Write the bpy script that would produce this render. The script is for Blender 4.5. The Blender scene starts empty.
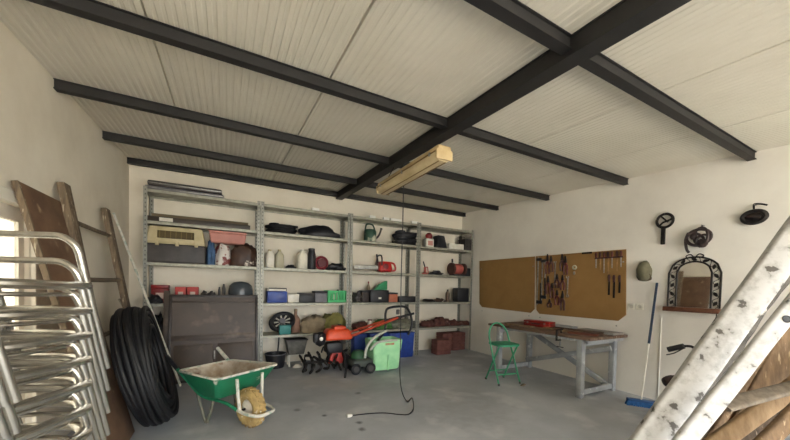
import bpy, bmesh, math, random
from mathutils import Vector, Matrix, Euler, noise
R = math.radians
PI = math.pi
random.seed(7)
scene = bpy.context.scene
COL = scene.collection

# ------------------------------------------------------------------ camera model (790 x 440 frame)
YAW, PITCH, ROLL, FPX, CY = .4903, -.0219, .0213, 317.744, 293.672
CAM = Vector((0, -5.9594, 1.4033))
FW = Vector((math.sin(YAW)*math.cos(PITCH), math.cos(YAW)*math.cos(PITCH), math.sin(PITCH)))
RT = Vector((math.cos(YAW), -math.sin(YAW), 0))
UP = RT.cross(FW)
RT, UP = math.cos(ROLL)*RT + math.sin(ROLL)*UP, -math.sin(ROLL)*RT + math.cos(ROLL)*UP

def at(u, v, x=None, y=None, z=None, d=None):
    r = FW + RT*((u-395)/FPX) - UP*((v-CY)/FPX)
    if x is not None: t = (x-CAM.x)/r.x
    elif y is not None: t = (y-CAM.y)/r.y
    elif z is not None: t = (z-CAM.z)/r.z
    else: t = d
    return CAM + r*t

# room (metres): back wall y = 0, left wall x = XL, right wall x = XR
XL, XR, YF = -1.253, 4.949, -9.6
SLOPE = .0537
def soffit(y): return 3.087 + SLOPE*y
PANEL_UP = .085

# ------------------------------------------------------------------ materials
def lin(h):
    h = h.lstrip('#')
    out = []
    for i in (0, 2, 4):
        c = int(h[i:i+2], 16)/255
        out.append(c/12.92 if c <= .04045 else ((c+.055)/1.055)**2.4)
    return (*out, 1)

MATS = {}
def mat(name, col, rough=.6, metal=0, col2=None, scale=6, detail=4, lo=.35, hi=.65, bump=0, bscale=None,
        stretch=None, fleck=None, fscale=20, flo=.62, fhi=.68, coat=0, coords='Object'):
    """Principled material, two tones mixed by noise, optional flecks of a third and a bump."""
    if name in MATS: return MATS[name]
    m = bpy.data.materials.new(name); m.use_nodes = True
    nt = m.node_tree; N = nt.nodes; L = nt.links
    b = N['Principled BSDF']
    b.inputs['Roughness'].default_value = rough
    b.inputs['Metallic'].default_value = metal
    if coat: b.inputs['Coat Weight'].default_value = coat
    tc = N.new('ShaderNodeTexCoord')
    src = tc.outputs[coords]
    if stretch:
        mp = N.new('ShaderNodeMapping'); mp.inputs['Scale'].default_value = stretch
        L.new(src, mp.inputs['Vector']); src = mp.outputs['Vector']
    c1 = lin(col)
    c2 = lin(col2) if col2 else tuple(x*.78 for x in c1[:3]) + (1,)
    nz = N.new('ShaderNodeTexNoise'); nz.inputs['Scale'].default_value = scale; nz.inputs['Detail'].default_value = detail
    nz.inputs['Roughness'].default_value = .6
    L.new(src, nz.inputs['Vector'])
    cr = N.new('ShaderNodeValToRGB')
    cr.color_ramp.elements[0].position = lo; cr.color_ramp.elements[0].color = c1
    cr.color_ramp.elements[1].position = hi; cr.color_ramp.elements[1].color = c2
    L.new(nz.outputs['Fac'], cr.inputs['Fac'])
    out = cr.outputs['Color']
    if fleck:
        n2 = N.new('ShaderNodeTexNoise'); n2.inputs['Scale'].default_value = fscale; n2.inputs['Detail'].default_value = 6
        L.new(src, n2.inputs['Vector'])
        r2 = N.new('ShaderNodeMapRange'); r2.inputs['From Min'].default_value = flo; r2.inputs['From Max'].default_value = fhi
        L.new(n2.outputs['Fac'], r2.inputs['Value'])
        mx = N.new('ShaderNodeMix'); mx.data_type = 'RGBA'
        L.new(r2.outputs['Result'], mx.inputs['Factor']); L.new(out, mx.inputs['A'])
        mx.inputs['B'].default_value = lin(fleck); out = mx.outputs['Result']
    L.new(out, b.inputs['Base Color'])
    if bump:
        n3 = N.new('ShaderNodeTexNoise'); n3.inputs['Scale'].default_value = bscale or scale*4; n3.inputs['Detail'].default_value = 6
        L.new(src, n3.inputs['Vector'])
        bp = N.new('ShaderNodeBump'); bp.inputs['Strength'].default_value = bump; bp.inputs['Distance'].default_value = .01
        L.new(n3.outputs['Fac'], bp.inputs['Height']); L.new(bp.outputs['Normal'], b.inputs['Normal'])
    MATS[name] = m
    return m

# ------------------------------------------------------------------ geometry builder
class MB:
    def __init__(s): s.bm = bmesh.new()
    def _faces(s, vs, fs):
        bv = [s.bm.verts.new(v) for v in vs]
        for f in fs:
            try: s.bm.faces.new([bv[i] for i in f])
            except ValueError: pass
        return bv
    def box(s, c, d, rot=None, bev=0, taper=None, seg=2):
        """c centre, d full size; taper=(tx,ty) scales the top face"""
        c = Vector(c); hx, hy, hz = d[0]/2, d[1]/2, d[2]/2
        tx, ty = taper or (1, 1)
        vs = [Vector((sx*hx*(tx if sz > 0 else 1), sy*hy*(ty if sz > 0 else 1), sz*hz))
              for sz in (-1, 1) for sy in (-1, 1) for sx in (-1, 1)]
        M = (rot if isinstance(rot, Matrix) else Euler(rot).to_matrix()) if rot is not None else Matrix.Identity(3)
        bv = s._faces([c + M @ v for v in vs], [(0, 2, 3, 1), (4, 5, 7, 6), (0, 1, 5, 4), (2, 6, 7, 3), (0, 4, 6, 2), (1, 3, 7, 5)])
        if bev:
            es = list({e for v in bv for e in v.link_edges})
            bmesh.ops.bevel(s.bm, geom=es, offset=bev, segments=seg, affect='EDGES', profile=.5)
        return s
    def ring_loft(s, rings, caps=True, closed=False):
        n = len(rings[0]); rows = [[s.bm.verts.new(p) for p in r] for r in rings]
        m = len(rows)
        for i in range(m if closed else m-1):
            a, b = rows[i], rows[(i+1) % m]
            for k in range(n):
                try: s.bm.faces.new((a[k], a[(k+1) % n], b[(k+1) % n], b[k]))
                except ValueError: pass
        if caps and not closed:
            for r, rev in ((rows[0], True), (rows[-1], False)):
                try: s.bm.faces.new(list(reversed(r)) if rev else r)
                except ValueError: pass
        return s
    def tube(s, pts, r, n=8, closed=False, flat=1.0, caps=True, upv=None):
        """swept tube; r a number or a list; flat squashes along the frame's second axis"""
        P = [Vector(p) for p in pts]; m = len(P)
        rr = r if isinstance(r, (list, tuple)) else [r]*m
        rings = []; prev = None
        for i in range(m):
            if closed: t = P[(i+1) % m] - P[i-1]
            else: t = P[min(i+1, m-1)] - P[max(i-1, 0)]
            if t.length < 1e-9: t = Vector((0, 0, 1))
            t.normalize()
            if upv is not None: a = Vector(upv)
            elif prev is None: a = Vector((0, 0, 1)) if abs(t.z) < .9 else Vector((1, 0, 0))
            else: a = prev
            a = a - t*a.dot(t)
            if a.length < 1e-6: a = t.orthogonal()
            a.normalize(); prev = a; b = t.cross(a)
            rings.append([P[i] + (a*math.cos(2*PI*k/n)*flat + b*math.sin(2*PI*k/n))*rr[i] for k in range(n)])
        return s.ring_loft(rings, caps, closed)
    def cyl(s, p0, p1, r, r1=None, n=16): return s.tube([p0, p1], [r, r if r1 is None else r1], n)
    def lathe(s, prof, c=(0, 0, 0), n=20, M=None, sy=1.0):
        c = Vector(c); M = M or Matrix.Identity(3)
        rings = [[c + M @ Vector((r*math.cos(2*PI*k/n), r*math.sin(2*PI*k/n)*sy, z)) for k in range(n)] for r, z in prof]
        return s.ring_loft(rings)
    def torus(s, c, R_, r, M=None, n=32, k=8, sy=1.0, a0=0, a1=2*PI):
        c = Vector(c); M = M or Matrix.Identity(3)
        full = abs(a1-a0-2*PI) < 1e-6
        cnt = n if full else n+1
        return s.tube([c + M @ Vector((R_*math.cos(a0+(a1-a0)*i/n), R_*sy*math.sin(a0+(a1-a0)*i/n), 0)) for i in range(cnt)], r, k, closed=full)
    def prism(s, poly, thick, M=None, c=(0, 0, 0), bev=0):
        """poly in local xy extruded along local z by thick (centred)"""
        c = Vector(c); M = M or Matrix.Identity(3)
        lo = [c + M @ Vector((p[0], p[1], -thick/2)) for p in poly]; hi = [c + M @ Vector((p[0], p[1], thick/2)) for p in poly]
        n = len(poly)
        bv = s._faces(lo+hi, [tuple(range(n-1, -1, -1)), tuple(range(n, 2*n))] + [(i, (i+1) % n, n+(i+1) % n, n+i) for i in range(n)])
        if bev:
            es = list({e for v in bv for e in v.link_edges})
            bmesh.ops.bevel(s.bm, geom=es, offset=bev, segments=2, affect='EDGES')
        return s
    def lump(s, c, d, amp=.15, sc=3., seed=0, flat=-.6, nu=20, nv=14, rot=0, power=1.0):
        """soft irregular heap, bottom clamped flat; c is its base centre"""
        c = Vector(c); rings = []; cr, sr = math.cos(rot), math.sin(rot)
        for j in range(1, nv):
            th = PI*j/nv; ring = []
            for i in range(nu):
                ph = 2*PI*i/nu
                v = Vector((math.sin(th)*math.cos(ph), math.sin(th)*math.sin(ph), -math.cos(th)))
                if power != 1.0: v = Vector([math.copysign(abs(q)**power, q) for q in v])
                k = 1 + amp*noise.noise(v*sc + Vector((seed*3.7, seed*1.3, seed)))+ amp*.5*noise.noise(v*sc*2.6 + Vector((seed, 5, 2)))
                v = v*k; v.z = (max(v.z, flat) - flat)/(1-flat)
                x, y = v.x*d[0]/2, v.y*d[1]/2
                ring.append(c + Vector((x*cr-y*sr, x*sr+y*cr, v.z*d[2])))
            rings.append(ring)
        return s.ring_loft(rings)
    def build(s, name, m, parent=None, loc=None, rotz=0, smooth=40):
        bmesh.ops.remove_doubles(s.bm, verts=s.bm.verts, dist=1e-6)
        bmesh.ops.recalc_face_normals(s.bm, faces=s.bm.faces)
        me = bpy.data.meshes.new(name); s.bm.to_mesh(me); s.bm.free()
        me.materials.append(m)
        if smooth:
            for p in me.polygons: p.use_smooth = True
            me.set_sharp_from_angle(angle=R(smooth))
        o = bpy.data.objects.new(name, me); COL.objects.link(o)
        if parent: o.parent = parent
        if loc is not None: o.location = loc
        if rotz: o.rotation_euler = (0, 0, rotz)
        return o

def tag(o, label, cat, group=None, kind=None):
    o['label'] = label; o['category'] = cat
    if group: o['group'] = group
    if kind: o['kind'] = kind
    return o
def thing(name, label, cat, loc=(0, 0, 0), rotz=0, group=None):
    o = bpy.data.objects.new(name, None); COL.objects.link(o)
    o.empty_display_size = .05
    o.location = loc; o.rotation_euler = (0, 0, rotz)
    return tag(o, label, cat, group)
def struct(o): o['kind'] = 'structure'; return o
def clone(o, parent=None):
    c = o.copy(); COL.objects.link(c)
    if parent: c.parent = parent
    for ch in list(o.children): clone(ch, c)
    return c
def frame(xa, ya):
    x = Vector(xa).normalized(); z = x.cross(Vector(ya)).normalized(); y = z.cross(x)
    return Matrix((x, y, z)).transposed()
def smooth_path(pts, n=6):
    P = [Vector(p) for p in pts]; out = []
    for i in range(len(P)-1):
        p0, p1, p2, p3 = P[max(i-1, 0)], P[i], P[i+1], P[min(i+2, len(P)-1)]
        for k in range(n):
            t = k/n
            out.append(.5*((2*p1) + (p2-p0)*t + (2*p0-5*p1+4*p2-p3)*t*t + (3*p1-p0-3*p2+p3)*t**3))
    out.append(P[-1]); return out
def round_rect(w, h, r, n=5):
    pts = []
    for cx, cy, a in ((w/2-r, h/2-r, 0), (-w/2+r, h/2-r, PI/2), (-w/2+r, -h/2+r, PI), (w/2-r, -h/2+r, 3*PI/2)):
        for k in range(n+1): pts.append((cx + r*math.cos(a+PI/2*k/n), cy + r*math.sin(a+PI/2*k/n)))
    return pts

# material library
M_wall = mat('painted plaster', '#e4dccb', .9, col2='#d4cab7', scale=1.6, detail=7, lo=.4, hi=.75, bump=.25, bscale=18)
M_wallR = mat('painted plaster pale', '#e2ddd3', .9, col2='#d5cfc5', scale=1.5, detail=7, lo=.4, hi=.75, bump=.2, bscale=16)
M_ceil = mat('cream sheet metal', '#dcd6c8', .55, col2='#cfc8b8', scale=1.2, detail=6, lo=.35, hi=.75)
M_beam = mat('dark painted steel', '#211f1f', .6, col2='#191817', scale=9, lo=.4, hi=.7)
M_galv = mat('galvanised steel', '#a3a192', .45, .3, col2='#8d8b7c', scale=14, lo=.4, hi=.65)
M_alu = mat('brushed aluminium', '#d2cfc8', .27, .95, col2='#b4afa4', scale=9, lo=.35, hi=.75, stretch=(1, 1, .3))
M_black = mat('black plastic', '#17171a', .5, col2='#222226', scale=20)
M_rubber = mat('black rubber', '#0e0e10', .6, col2='#161619', scale=12)
M_darkmetal = mat('dark iron', '#2b2624', .55, .5, col2='#1c1817', scale=25)
M_steel = mat('tool steel', '#a5a5a2', .35, .8, col2='#85827c', scale=25)
M_red = mat('red paint', '#971f1b', .4, col2='#761815', scale=12)
M_redplastic = mat('red plastic', '#8e2422', .45, col2='#6b1a18', scale=12)
M_orange = mat('orange paint', '#e2552a', .45, col2='#c2431d', scale=9)
M_white = mat('white plastic', '#e6e2d6', .5, col2='#d5cfc0', scale=10)
M_cream = mat('cream plastic', '#cbbd97', .5, col2='#b9aa82', scale=8)
M_grey = mat('grey plastic', '#77757a', .55, col2='#67656a', scale=8)
M_dgrey = mat('dark grey plastic', '#4b4644', .55, col2='#3e3a38', scale=8)
M_blue = mat('blue plastic', '#24469b', .45, col2='#1c3880', scale=8)
M_green = mat('green plastic', '#2f9c5c', .45, col2='#27834d', scale=9)
M_lgreen = mat('light green plastic', '#aee4b0', .5, col2='#97d6a0', scale=6)
M_wood = mat('weathered wood', '#8d7558', .8, col2='#6c563e', scale=5, detail=6, stretch=(6, 6, 1), bump=.3, bscale=14)
M_oldwood = mat('old grey-brown timber', '#7d6c55', .85, col2='#57493a', scale=5, detail=6, stretch=(8, 8, 1), bump=.4, bscale=16, fleck='#b9ac94', fscale=12)
M_tan = mat('tan timber', '#ab8d69', .8, col2='#866a4a', scale=4, detail=6, stretch=(5, 5, 1), bump=.3, bscale=14)
M_board = mat('brown plywood', '#7d6048', .75, col2='#5f4634', scale=3, detail=6, fleck='#9a8468', fscale=7, flo=.64, fhi=.74)
M_peg = mat('brown hardboard', '#93703f', .75, col2='#886637', scale=5, lo=.3, hi=.8)
M_terracotta = mat('terracotta brick', '#7d4f47', .85, col2='#6a403a', scale=10, bump=.3)
M_chalk = mat('scuffed white paint on timber', '#c4c2bf', .75, col2='#8d8983', scale=13, detail=10, lo=.45, hi=.74, fleck='#5b5751', fscale=13, flo=.61, fhi=.65, bump=.5, bscale=14)
M_brownmetal = mat('brown sheet metal', '#4d3f34', .5, col2='#41352c', scale=3, detail=7, fleck='#6e5d4e', fscale=4, flo=.54, fhi=.68)
M_brownframe = mat('dark brown frame metal', '#2f2520', .45, col2='#271e1a', scale=6)
M_greypaint = mat('grey painted timber', '#a9abac', .65, col2='#8e9091', scale=6, detail=6, fleck='#c3c4c3', fscale=14)
M_stool = mat('green enamel tube', '#3f9a70', .4, col2='#338660', scale=10)
M_barrow = mat('green barrow enamel', '#1f7d57', .45, col2='#196847', scale=6, detail=6, fleck='#c8c2b0', fscale=8, flo=.68, fhi=.74)
M_mortar = mat('dried mortar', '#d6cfc2', .9, col2='#ad9a84', scale=6, detail=8, bump=.5, bscale=18, fleck='#8a6d58', fscale=7, flo=.6, fhi=.72)
M_crust = mat('mortar spattered tube', '#cfcabd', .8, col2='#6f8d7a', scale=16, detail=5, lo=.5, hi=.7)
M_tyre = mat('mud caked tyre', '#bfa268', .9, col2='#9a8052', scale=14, detail=6, bump=.5, fleck='#e0d6bf', fscale=18)
M_glassjar = mat('clear plastic', '#b9b49c', .25, col2='#aaa58d', scale=4)
M_teal = mat('teal plastic', '#1f7c78', .5)
M_olive = mat('olive canvas', '#8a8347', .85, col2='#6f6a3a', scale=6)
M_sack = mat('dusty sack', '#9a8a70', .9, col2='#7c6c56', scale=7, bump=.4)
M_leather = mat('brown leather', '#4a3122', .55, col2='#35221a', scale=8, fleck='#d8cdbc', fscale=5, flo=.62, fhi=.66)
M_pink = mat('salmon plastic', '#c98d80', .6, col2='#b87b70', scale=5)
M_denim = mat('blue cloth', '#4d6c92', .85, col2='#34506f', scale=9)
M_rag = mat('dark red brown rags', '#6b3f36', .9, col2='#4b2d28', scale=9, bump=.5, fleck='#9b7a66', fscale=8)
M_hat = mat('olive felt', '#6b6650', .9, col2='#59543f', scale=9)
M_bluebr = mat('blue bristle', '#2e6aa8', .8, col2='#24558a', scale=30)
M_ybrown = mat('amber handle', '#a2783f', .45, col2='#7f5a2b', scale=14)

# ------------------------------------------------------------------ the setting
def wall_boxes(name, boxes, m):
    b = MB()
    for (x0, x1, y0, y1, z0, z1) in boxes: b.box(((x0+x1)/2, (y0+y1)/2, (z0+z1)/2), (x1-x0, y1-y0, z1-z0))
    return struct(b.build(name, m, smooth=0))
HT = 3.4
wall_boxes('wall_back', [(XL-.2, XR+.2, 0, .2, -.1, HT)], M_wall)
wall_boxes('wall_right', [(XR, XR+.2, YF, 0, -.1, HT)], M_wallR)
DY0, DY1, DZ = -3.52, -2.66, 1.90       # glazed door opening in the left wall
wall_boxes('wall_left', [(XL-.2, XL, DY1, 0, -.1, HT), (XL-.2, XL, YF, DY0, -.1, HT), (XL-.2, XL, DY0, DY1, DZ, HT), (XL-.2, XL, DY0, DY1, -.1, 0)], M_wall)
wall_boxes('wall_front', [(XL-.2, XL+.25, YF-.2, YF, -.1, HT), (XR-.35, XR+.2, YF-.2, YF, -.1, HT), (XL+.25, XR-.35, YF-.2, YF, 2.62, HT)], M_wall)

def floor_material():
    m = mat('worn concrete', '#b4b7bc', .68, col2='#9b9ea3', scale=1.3, detail=9, lo=.35, hi=.7, fleck='#c8c9ca', fscale=2.4, flo=.55, fhi=.75, bump=.12, bscale=30)
    nt = m.node_tree; N = nt.nodes; L = nt.links; b = N['Principled BSDF']
    prev = b.inputs['Base Color'].links[0].from_socket
    tc = N.new('ShaderNodeTexCoord')
    wob = N.new('ShaderNodeTexNoise'); wob.inputs['Scale'].default_value = 9; wob.inputs['Detail'].default_value = 5
    L.new(tc.outputs['Object'], wob.inputs['Vector'])
    # oil drips, a dusty patch of swept earth and damp marks: (x, y, radius, colour, strength)
    for x, y, r, col, st in [(.95, -2.62, .035, '#2c2b2a', .8), (1.22, -2.95, .04, '#2c2b2a', .8), (1.19, -3.1, .045, '#2c2b2a', .7), (.72, -2.35, .05, '#4a4846', .6),
                             (1.2, -1.35, .42, '#b9b3aa', .45), (1.55, -1.75, .25, '#bcb6ad', .4), (2.5, -3.2, .5, '#7a7876', .3), (4.4, -4.3, .35, '#6f6c66', .4),
                             (1.55, -2.1, .05, '#3a3836', .6), (2.9, -2.5, .6, '#999793', .25)]:
        vd = N.new('ShaderNodeVectorMath'); vd.operation = 'DISTANCE'; vd.inputs[1].default_value = (x, y, 0)
        L.new(tc.outputs['Object'], vd.inputs[0])
        ad = N.new('ShaderNodeMath'); ad.operation = 'MULTIPLY_ADD'; ad.inputs[1].default_value = r*1.6
        L.new(wob.outputs['Fac'], ad.inputs[0]); L.new(vd.outputs['Value'], ad.inputs[2])
        mr = N.new('ShaderNodeMapRange'); mr.inputs['From Min'].default_value = r*1.1; mr.inputs['From Max'].default_value = r*1.9
        mr.inputs['To Min'].default_value = st; mr.inputs['To Max'].default_value = 0
        L.new(ad.outputs['Value'], mr.inputs['Value'])
        mx = N.new('ShaderNodeMix'); mx.data_type = 'RGBA'; mx.inputs['B'].default_value = lin(col)
        L.new(mr.outputs['Result'], mx.inputs['Factor']); L.new(prev, mx.inputs['A']); prev = mx.outputs['Result']
    L.new(prev, b.inputs['Base Color'])
    return m
wall_boxes('floor', [(XL-.2, XR+.2, YF-.2, .2, -.12, 0)], floor_material())
wall_boxes('driveway', [(-25, 30, -40, YF-.2, -.16, -.04)], mat('driveway', '#c6c0b4', .9, col2='#b6b0a4', scale=.6))
# strip outside the left door so light can bounce there
wall_boxes('side_yard', [(-25, XL-.2, YF-.2, 8, -.16, -.04)], mat('driveway', '#b9b2a4'))

def make_ceiling():
    b = MB(); prof = []; x = XL - .05; seams = [-.43, .69, 1.80, 2.88, 3.98]
    pitch = .052
    while x < XR + .05:
        prof += [(x, 0), (x+pitch*.42, 0), (x+pitch*.56, .0048), (x+pitch*.86, .0048)]
        x += pitch
    pts = []
    for (px, pz) in prof:
        pts.append((px, pz))
    for s in seams:
        pts = [p for p in pts if abs(p[0]-s) > .012]
        pts += [(s-.008, 0), (s-.006, .03), (s+.006, .03), (s+.008, 0)]
    pts.sort()
    y0, y1 = YF-.1, .1
    z = lambda y: soffit(y) + PANEL_UP
    rows = [[b.bm.verts.new((px, y, z(y)+pz)) for px, pz in pts] for y in (y0, y1)]
    for i in range(len(pts)-1): b.bm.faces.new((rows[0][i], rows[0][i+1], rows[1][i+1], rows[1][i]))
    # roof body above
    b.box(((XL+XR)/2, (y0+y1)/2, soffit((y0+y1)/2)+PANEL_UP+.09), (XR-XL+.3, y1-y0+.2, .08), rot=(math.atan(SLOPE), 0, 0))
    return struct(b.build('ceiling', M_ceil, smooth=0))
make_ceiling()

# painted door with frosted panes, in the left wall
dm_frame = mat('white door paint', '#e3ddcf', .5, col2='#d6cfbf', scale=5)
def frosted():
    m = bpy.data.materials.new('frosted pane'); m.use_nodes = True
    nt = m.node_tree; N = nt.nodes; L = nt.links; N.remove(N['Principled BSDF'])
    a = N.new('ShaderNodeBsdfTranslucent'); a.inputs['Color'].default_value = (.62, .60, .55, 1)
    g = N.new('ShaderNodeBsdfDiffuse'); g.inputs['Color'].default_value = (.8, .78, .72, 1)
    nz = N.new('ShaderNodeTexNoise'); nz.inputs['Scale'].default_value = 3
    mr = N.new('ShaderNodeMapRange'); mr.inputs['To Min'].default_value = .1; mr.inputs['To Max'].default_value = .3
    L.new(nz.outputs['Fac'], mr.inputs['Value'])
    x = N.new('ShaderNodeMixShader'); L.new(mr.outputs['Result'], x.inputs['Fac'])
    L.new(a.outputs['BSDF'], x.inputs[1]); L.new(g.outputs['BSDF'], x.inputs[2])
    L.new(x.outputs['Shader'], N['Material Output'].inputs['Surface'])
    return m
b = MB()
w = .07
for y0, y1, z0, z1 in ((DY0-.06, DY1+.06, DZ, DZ+.08), (DY0-.06, DY0, 0, DZ), (DY1, DY1+.06, 0, DZ)):
    b.box((XL+.005, (y0+y1)/2, (z0+z1)/2), (.04, y1-y0, z1-z0), bev=.006)
for y0, y1, z0, z1 in ((DY0, DY1, DZ-.1, DZ), (DY0, DY0+w, 0, DZ-.1), (DY1-w, DY1, 0, DZ-.1), (DY0+w, DY1-w, .0, .25), (DY0+w, DY1-w, .82, .9)):
    b.box((XL-.06, (y0+y1)/2, (z0+z1)/2), (.05, y1-y0, z1-z0))
door = struct(b.build('door_1', dm_frame, smooth=0))
pane_m = frosted()
for z0, z1 in ((.9, DZ-.1), (.25, .82)):
    MB().box((XL-.06, (DY0+DY1)/2, (z0+z1)/2), (.012, DY1-DY0-2*w, z1-z0)).build('pane', pane_m, door, smooth=0)

# ------------------------------------------------------------------ steel roof beams
beam_y = [-.10, -1.118, -2.282, -3.508, -4.718, -5.95]
which = ['against the back wall above the shelving', 'second from the back wall', 'third from the back wall', 'fourth from the back wall',
         'fifth from the back wall, crossing the upper right', 'above the garage entrance']
for y, wd in zip(beam_y[:5], which):
    b = MB(); zs = soffit(y); hw, hh, t = .034, .08, .006
    # channel section: lower flange, web, upper flange
    b.box(((XL+XR)/2, y, zs+t/2), (XR-XL, 2*hw, t)); b.box(((XL+XR)/2, y, zs+hh-t/2), (XR-XL, 2*hw, t))
    b.box(((XL+XR)/2, y-hw+.02, zs+hh/2), (XR-XL, .012, hh-2*t)); b.box(((XL+XR)/2, y+hw-.006, zs+hh/2), (XR-XL, .012, hh-2*t))
    tag(b.build('roof_purlin', M_beam, smooth=0), 'dark steel roof purlin across the ceiling, ' + wd, 'beam', 'dark purlins under the roof')
b = MB(); y0, y1 = YF, -.02; ym = (y0+y1)/2; L_ = (y1-y0)/math.cos(math.atan(SLOPE)); zs = soffit(ym)-.035
Rb = Matrix.Rotation(-.011, 3, 'Z') @ Matrix.Rotation(math.atan(SLOPE), 3, 'X'); cb = Vector((1.905+.011*ym, ym, zs)); wb_ = .125
for dx, dz, dw, dh in ((0, .006, wb_, .012), (0, .114, wb_, .010), (-wb_/2+.014, .06, .012, .098), (wb_/2-.014, .06, .012, .098)):
    b.box(cb + Rb @ Vector((dx, 0, dz)), (dw, L_, dh), rot=Rb)
tag(b.build('main_beam', M_beam, smooth=0), 'thick dark steel main beam running from the entrance to the back wall', 'beam')

# ------------------------------------------------------------------ fluorescent fitting and hanging cable
LX, LY0, LY1, LZ = 1.80, -2.18, -3.52, 2.645
lt = thing('fluorescent_light', 'yellowed fluorescent tube fitting hanging under the main beam', 'ceiling light', (LX, (LY0+LY1)/2, LZ))
ll = abs(LY1-LY0)
M_lens = mat('yellowed light housing', '#c2ab80', .45, col2='#a98f63', scale=4)
M_lens2 = mat('yellowed diffuser', '#d2bf98', .3, col2='#bda77c', scale=4)
MB().box((0, 0, .06), (.15, ll, .06), bev=.012).build('housing', M_lens, lt)
b = MB()
prof = [(-.088, .03), (-.084, -.015), (-.055, -.045), (0, -.052), (.055, -.045), (.084, -.015), (.088, .03)]
b.prism(prof, ll-.05, M=Matrix(((1, 0, 0), (0, 0, 1), (0, 1, 0)))); b.build('diffuser', M_lens2, lt)
for s in (-1, 1):
    MB().box((0, s*(ll/2-.012), .005), (.185, .026, .095), bev=.008).build('end_cap', M_lens, lt)
for sx in (-1, 1):
    MB().box((sx*.087, 0, .032), (.012, ll-.03, .014), bev=.003).build('side_seam', mat('brown seam', '#7d6338', .6), lt)
    MB().box((sx*.04, 0, -.05), (.012, ll-.08, .006), bev=.002).build('diffuser_rib', mat('brown seam', '#7d6338'), lt)
for k in (-.45, 0, .45):
    for sx in (-1, 1): MB().box((sx*.089, k*ll*.9, .03), (.012, .03, .035), bev=.003).build('clip', M_steel, lt)
for k in (-.4, .4):
    yy = k*ll; top = soffit((LY0+LY1)/2+yy)-.03-LZ
    MB().tube([(0, yy, .08), (.0, yy, .12), (.08, yy, top-.02), (.09, yy, top)], .005, 6).build('hanger', M_darkmetal, lt)

cx, cy = at(402, 250, y=-2.55).x, -2.55
ctop = soffit(cy)-.01
pts = [(cx, cy, ctop), (cx+.003, cy, 2.2), (cx-.003, cy, 1.5), (cx+.006, cy, .8), (cx+.002, cy-.01, .35), (cx+.02, cy-.04, .12), (cx+.045, cy-.13, .02)]
for u, v in ((412, 398), (413.5, 408), (409, 414), (400, 414.5), (385, 413), (370, 413.5), (352, 415.5)):
    p = at(u, v, z=.007); pts.append((p.x, p.y, .007))
cab = thing('power_cable', 'black power cable dropping from the beam and curling over the floor to a plug', 'cable', (cx, cy, 0))
MB().tube([Vector(p)-Vector((cx, cy, 0)) for p in smooth_path(pts, 8)], .0065, 6).build('cord', M_black, cab)
p = at(349, 415.6, z=.015)-Vector((cx, cy, 0))
MB().lathe([(.006, -.04), (.015, -.03), (.022, -.005), (.022, .02), (.012, .024)], p, 12, frame((0, 0, 1), (0, 1, 0)) @ Matrix.Rotation(0, 3, 'Z')).build('plug', M_white, cab)

# ------------------------------------------------------------------ shelving
UX = [-1.013, .487, 1.995, 3.469, 4.915]
SD = .4555
LV = [.563, 1.093, 1.675, 2.251, 2.688]
def perforated():
    m = mat('perforated galvanised angle', '#94938a', .45, .4, col2='#807f74', scale=14)
    nt = m.node_tree; N = nt.nodes; L = nt.links; bs = N['Principled BSDF']
    prev = bs.inputs['Base Color'].links[0].from_socket
    tc = N.new('ShaderNodeTexCoord'); sp = N.new('ShaderNodeSeparateXYZ'); L.new(tc.outputs['Object'], sp.inputs[0])
    md = N.new('ShaderNodeMath'); md.operation = 'PINGPONG'; md.inputs[1].default_value = .03; L.new(sp.outputs['Z'], md.inputs[0])
    gt = N.new('ShaderNodeMath'); gt.operation = 'GREATER_THAN'; gt.inputs[1].default_value = .019; L.new(md.outputs[0], gt.inputs[0])
    # only the middle of each flange carries holes
    ax = N.new('ShaderNodeMath'); ax.operation = 'ABSOLUTE'; L.new(sp.outputs['X'], ax.inputs[0])
    l1 = N.new('ShaderNodeMath'); l1.operation = 'COMPARE'; l1.inputs[1].default_value = .022; l1.inputs[2].default_value = .006; L.new(ax.outputs[0], l1.inputs[0])
    mu = N.new('ShaderNodeMath'); mu.operation = 'MULTIPLY'; L.new(gt.outputs[0], mu.inputs[0]); L.new(l1.outputs[0], mu.inputs[1])
    mx = N.new('ShaderNodeMix'); mx.data_type = 'RGBA'; mx.inputs['B'].default_value = lin('#34332e')
    L.new(mu.outputs[0], mx.inputs['Factor']); L.new(prev, mx.inputs['A']); L.new(mx.outputs['Result'], bs.inputs['Base Color'])
    return m
M_perf = perforated()
unit_label = ['galvanised metal shelving unit at the left, holding the pet carrier and behind the brown panel',
              'second galvanised metal shelving unit from the left, holding the row of bottles',
              'third galvanised metal shelving unit from the left, holding the red chainsaw',
              'galvanised metal shelving unit in the right corner, with the brick stack at its foot']
for i in range(4):
    x0, x1 = UX[i]+.006, UX[i+1]-.006
    xm, wd = (x0+x1)/2, x1-x0
    t = thing('shelving_unit', unit_label[i], 'shelving unit', (xm, -SD/2, 0), 0, 'metal shelving units along the back wall')
    for sx in (-1, 1):
        for sy in (-1, 1):
            b = MB(); H = LV[-1]+.03; a = .045; th = .003
            b.box((-sx*a/2, 0, H/2), (a, th, H)); b.box((0, -sy*a/2, H/2), (th, a, H))
            b.build('upright', M_perf, t, (sx*(wd/2), sy*(SD/2-.01), 0), smooth=0)
    for z in [.10]+LV:
        if z == .10 and i > 0: continue
        b = MB(); d = SD-.03
        b.box((0, 0, z-.004), (wd-.012, d, .008))
        for s in (-1, 1):
            b.box((0, s*(d/2-.002), z-.022), (wd-.012, .004, .036)); b.box((s*(wd/2-.008), 0, z-.022), (.004, d, .036))
            b.box((0, s*(d/2-.011), z-.04), (wd-.012, .02, .003))
        b.build('shelf', M_galv, t, smooth=0)

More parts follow.
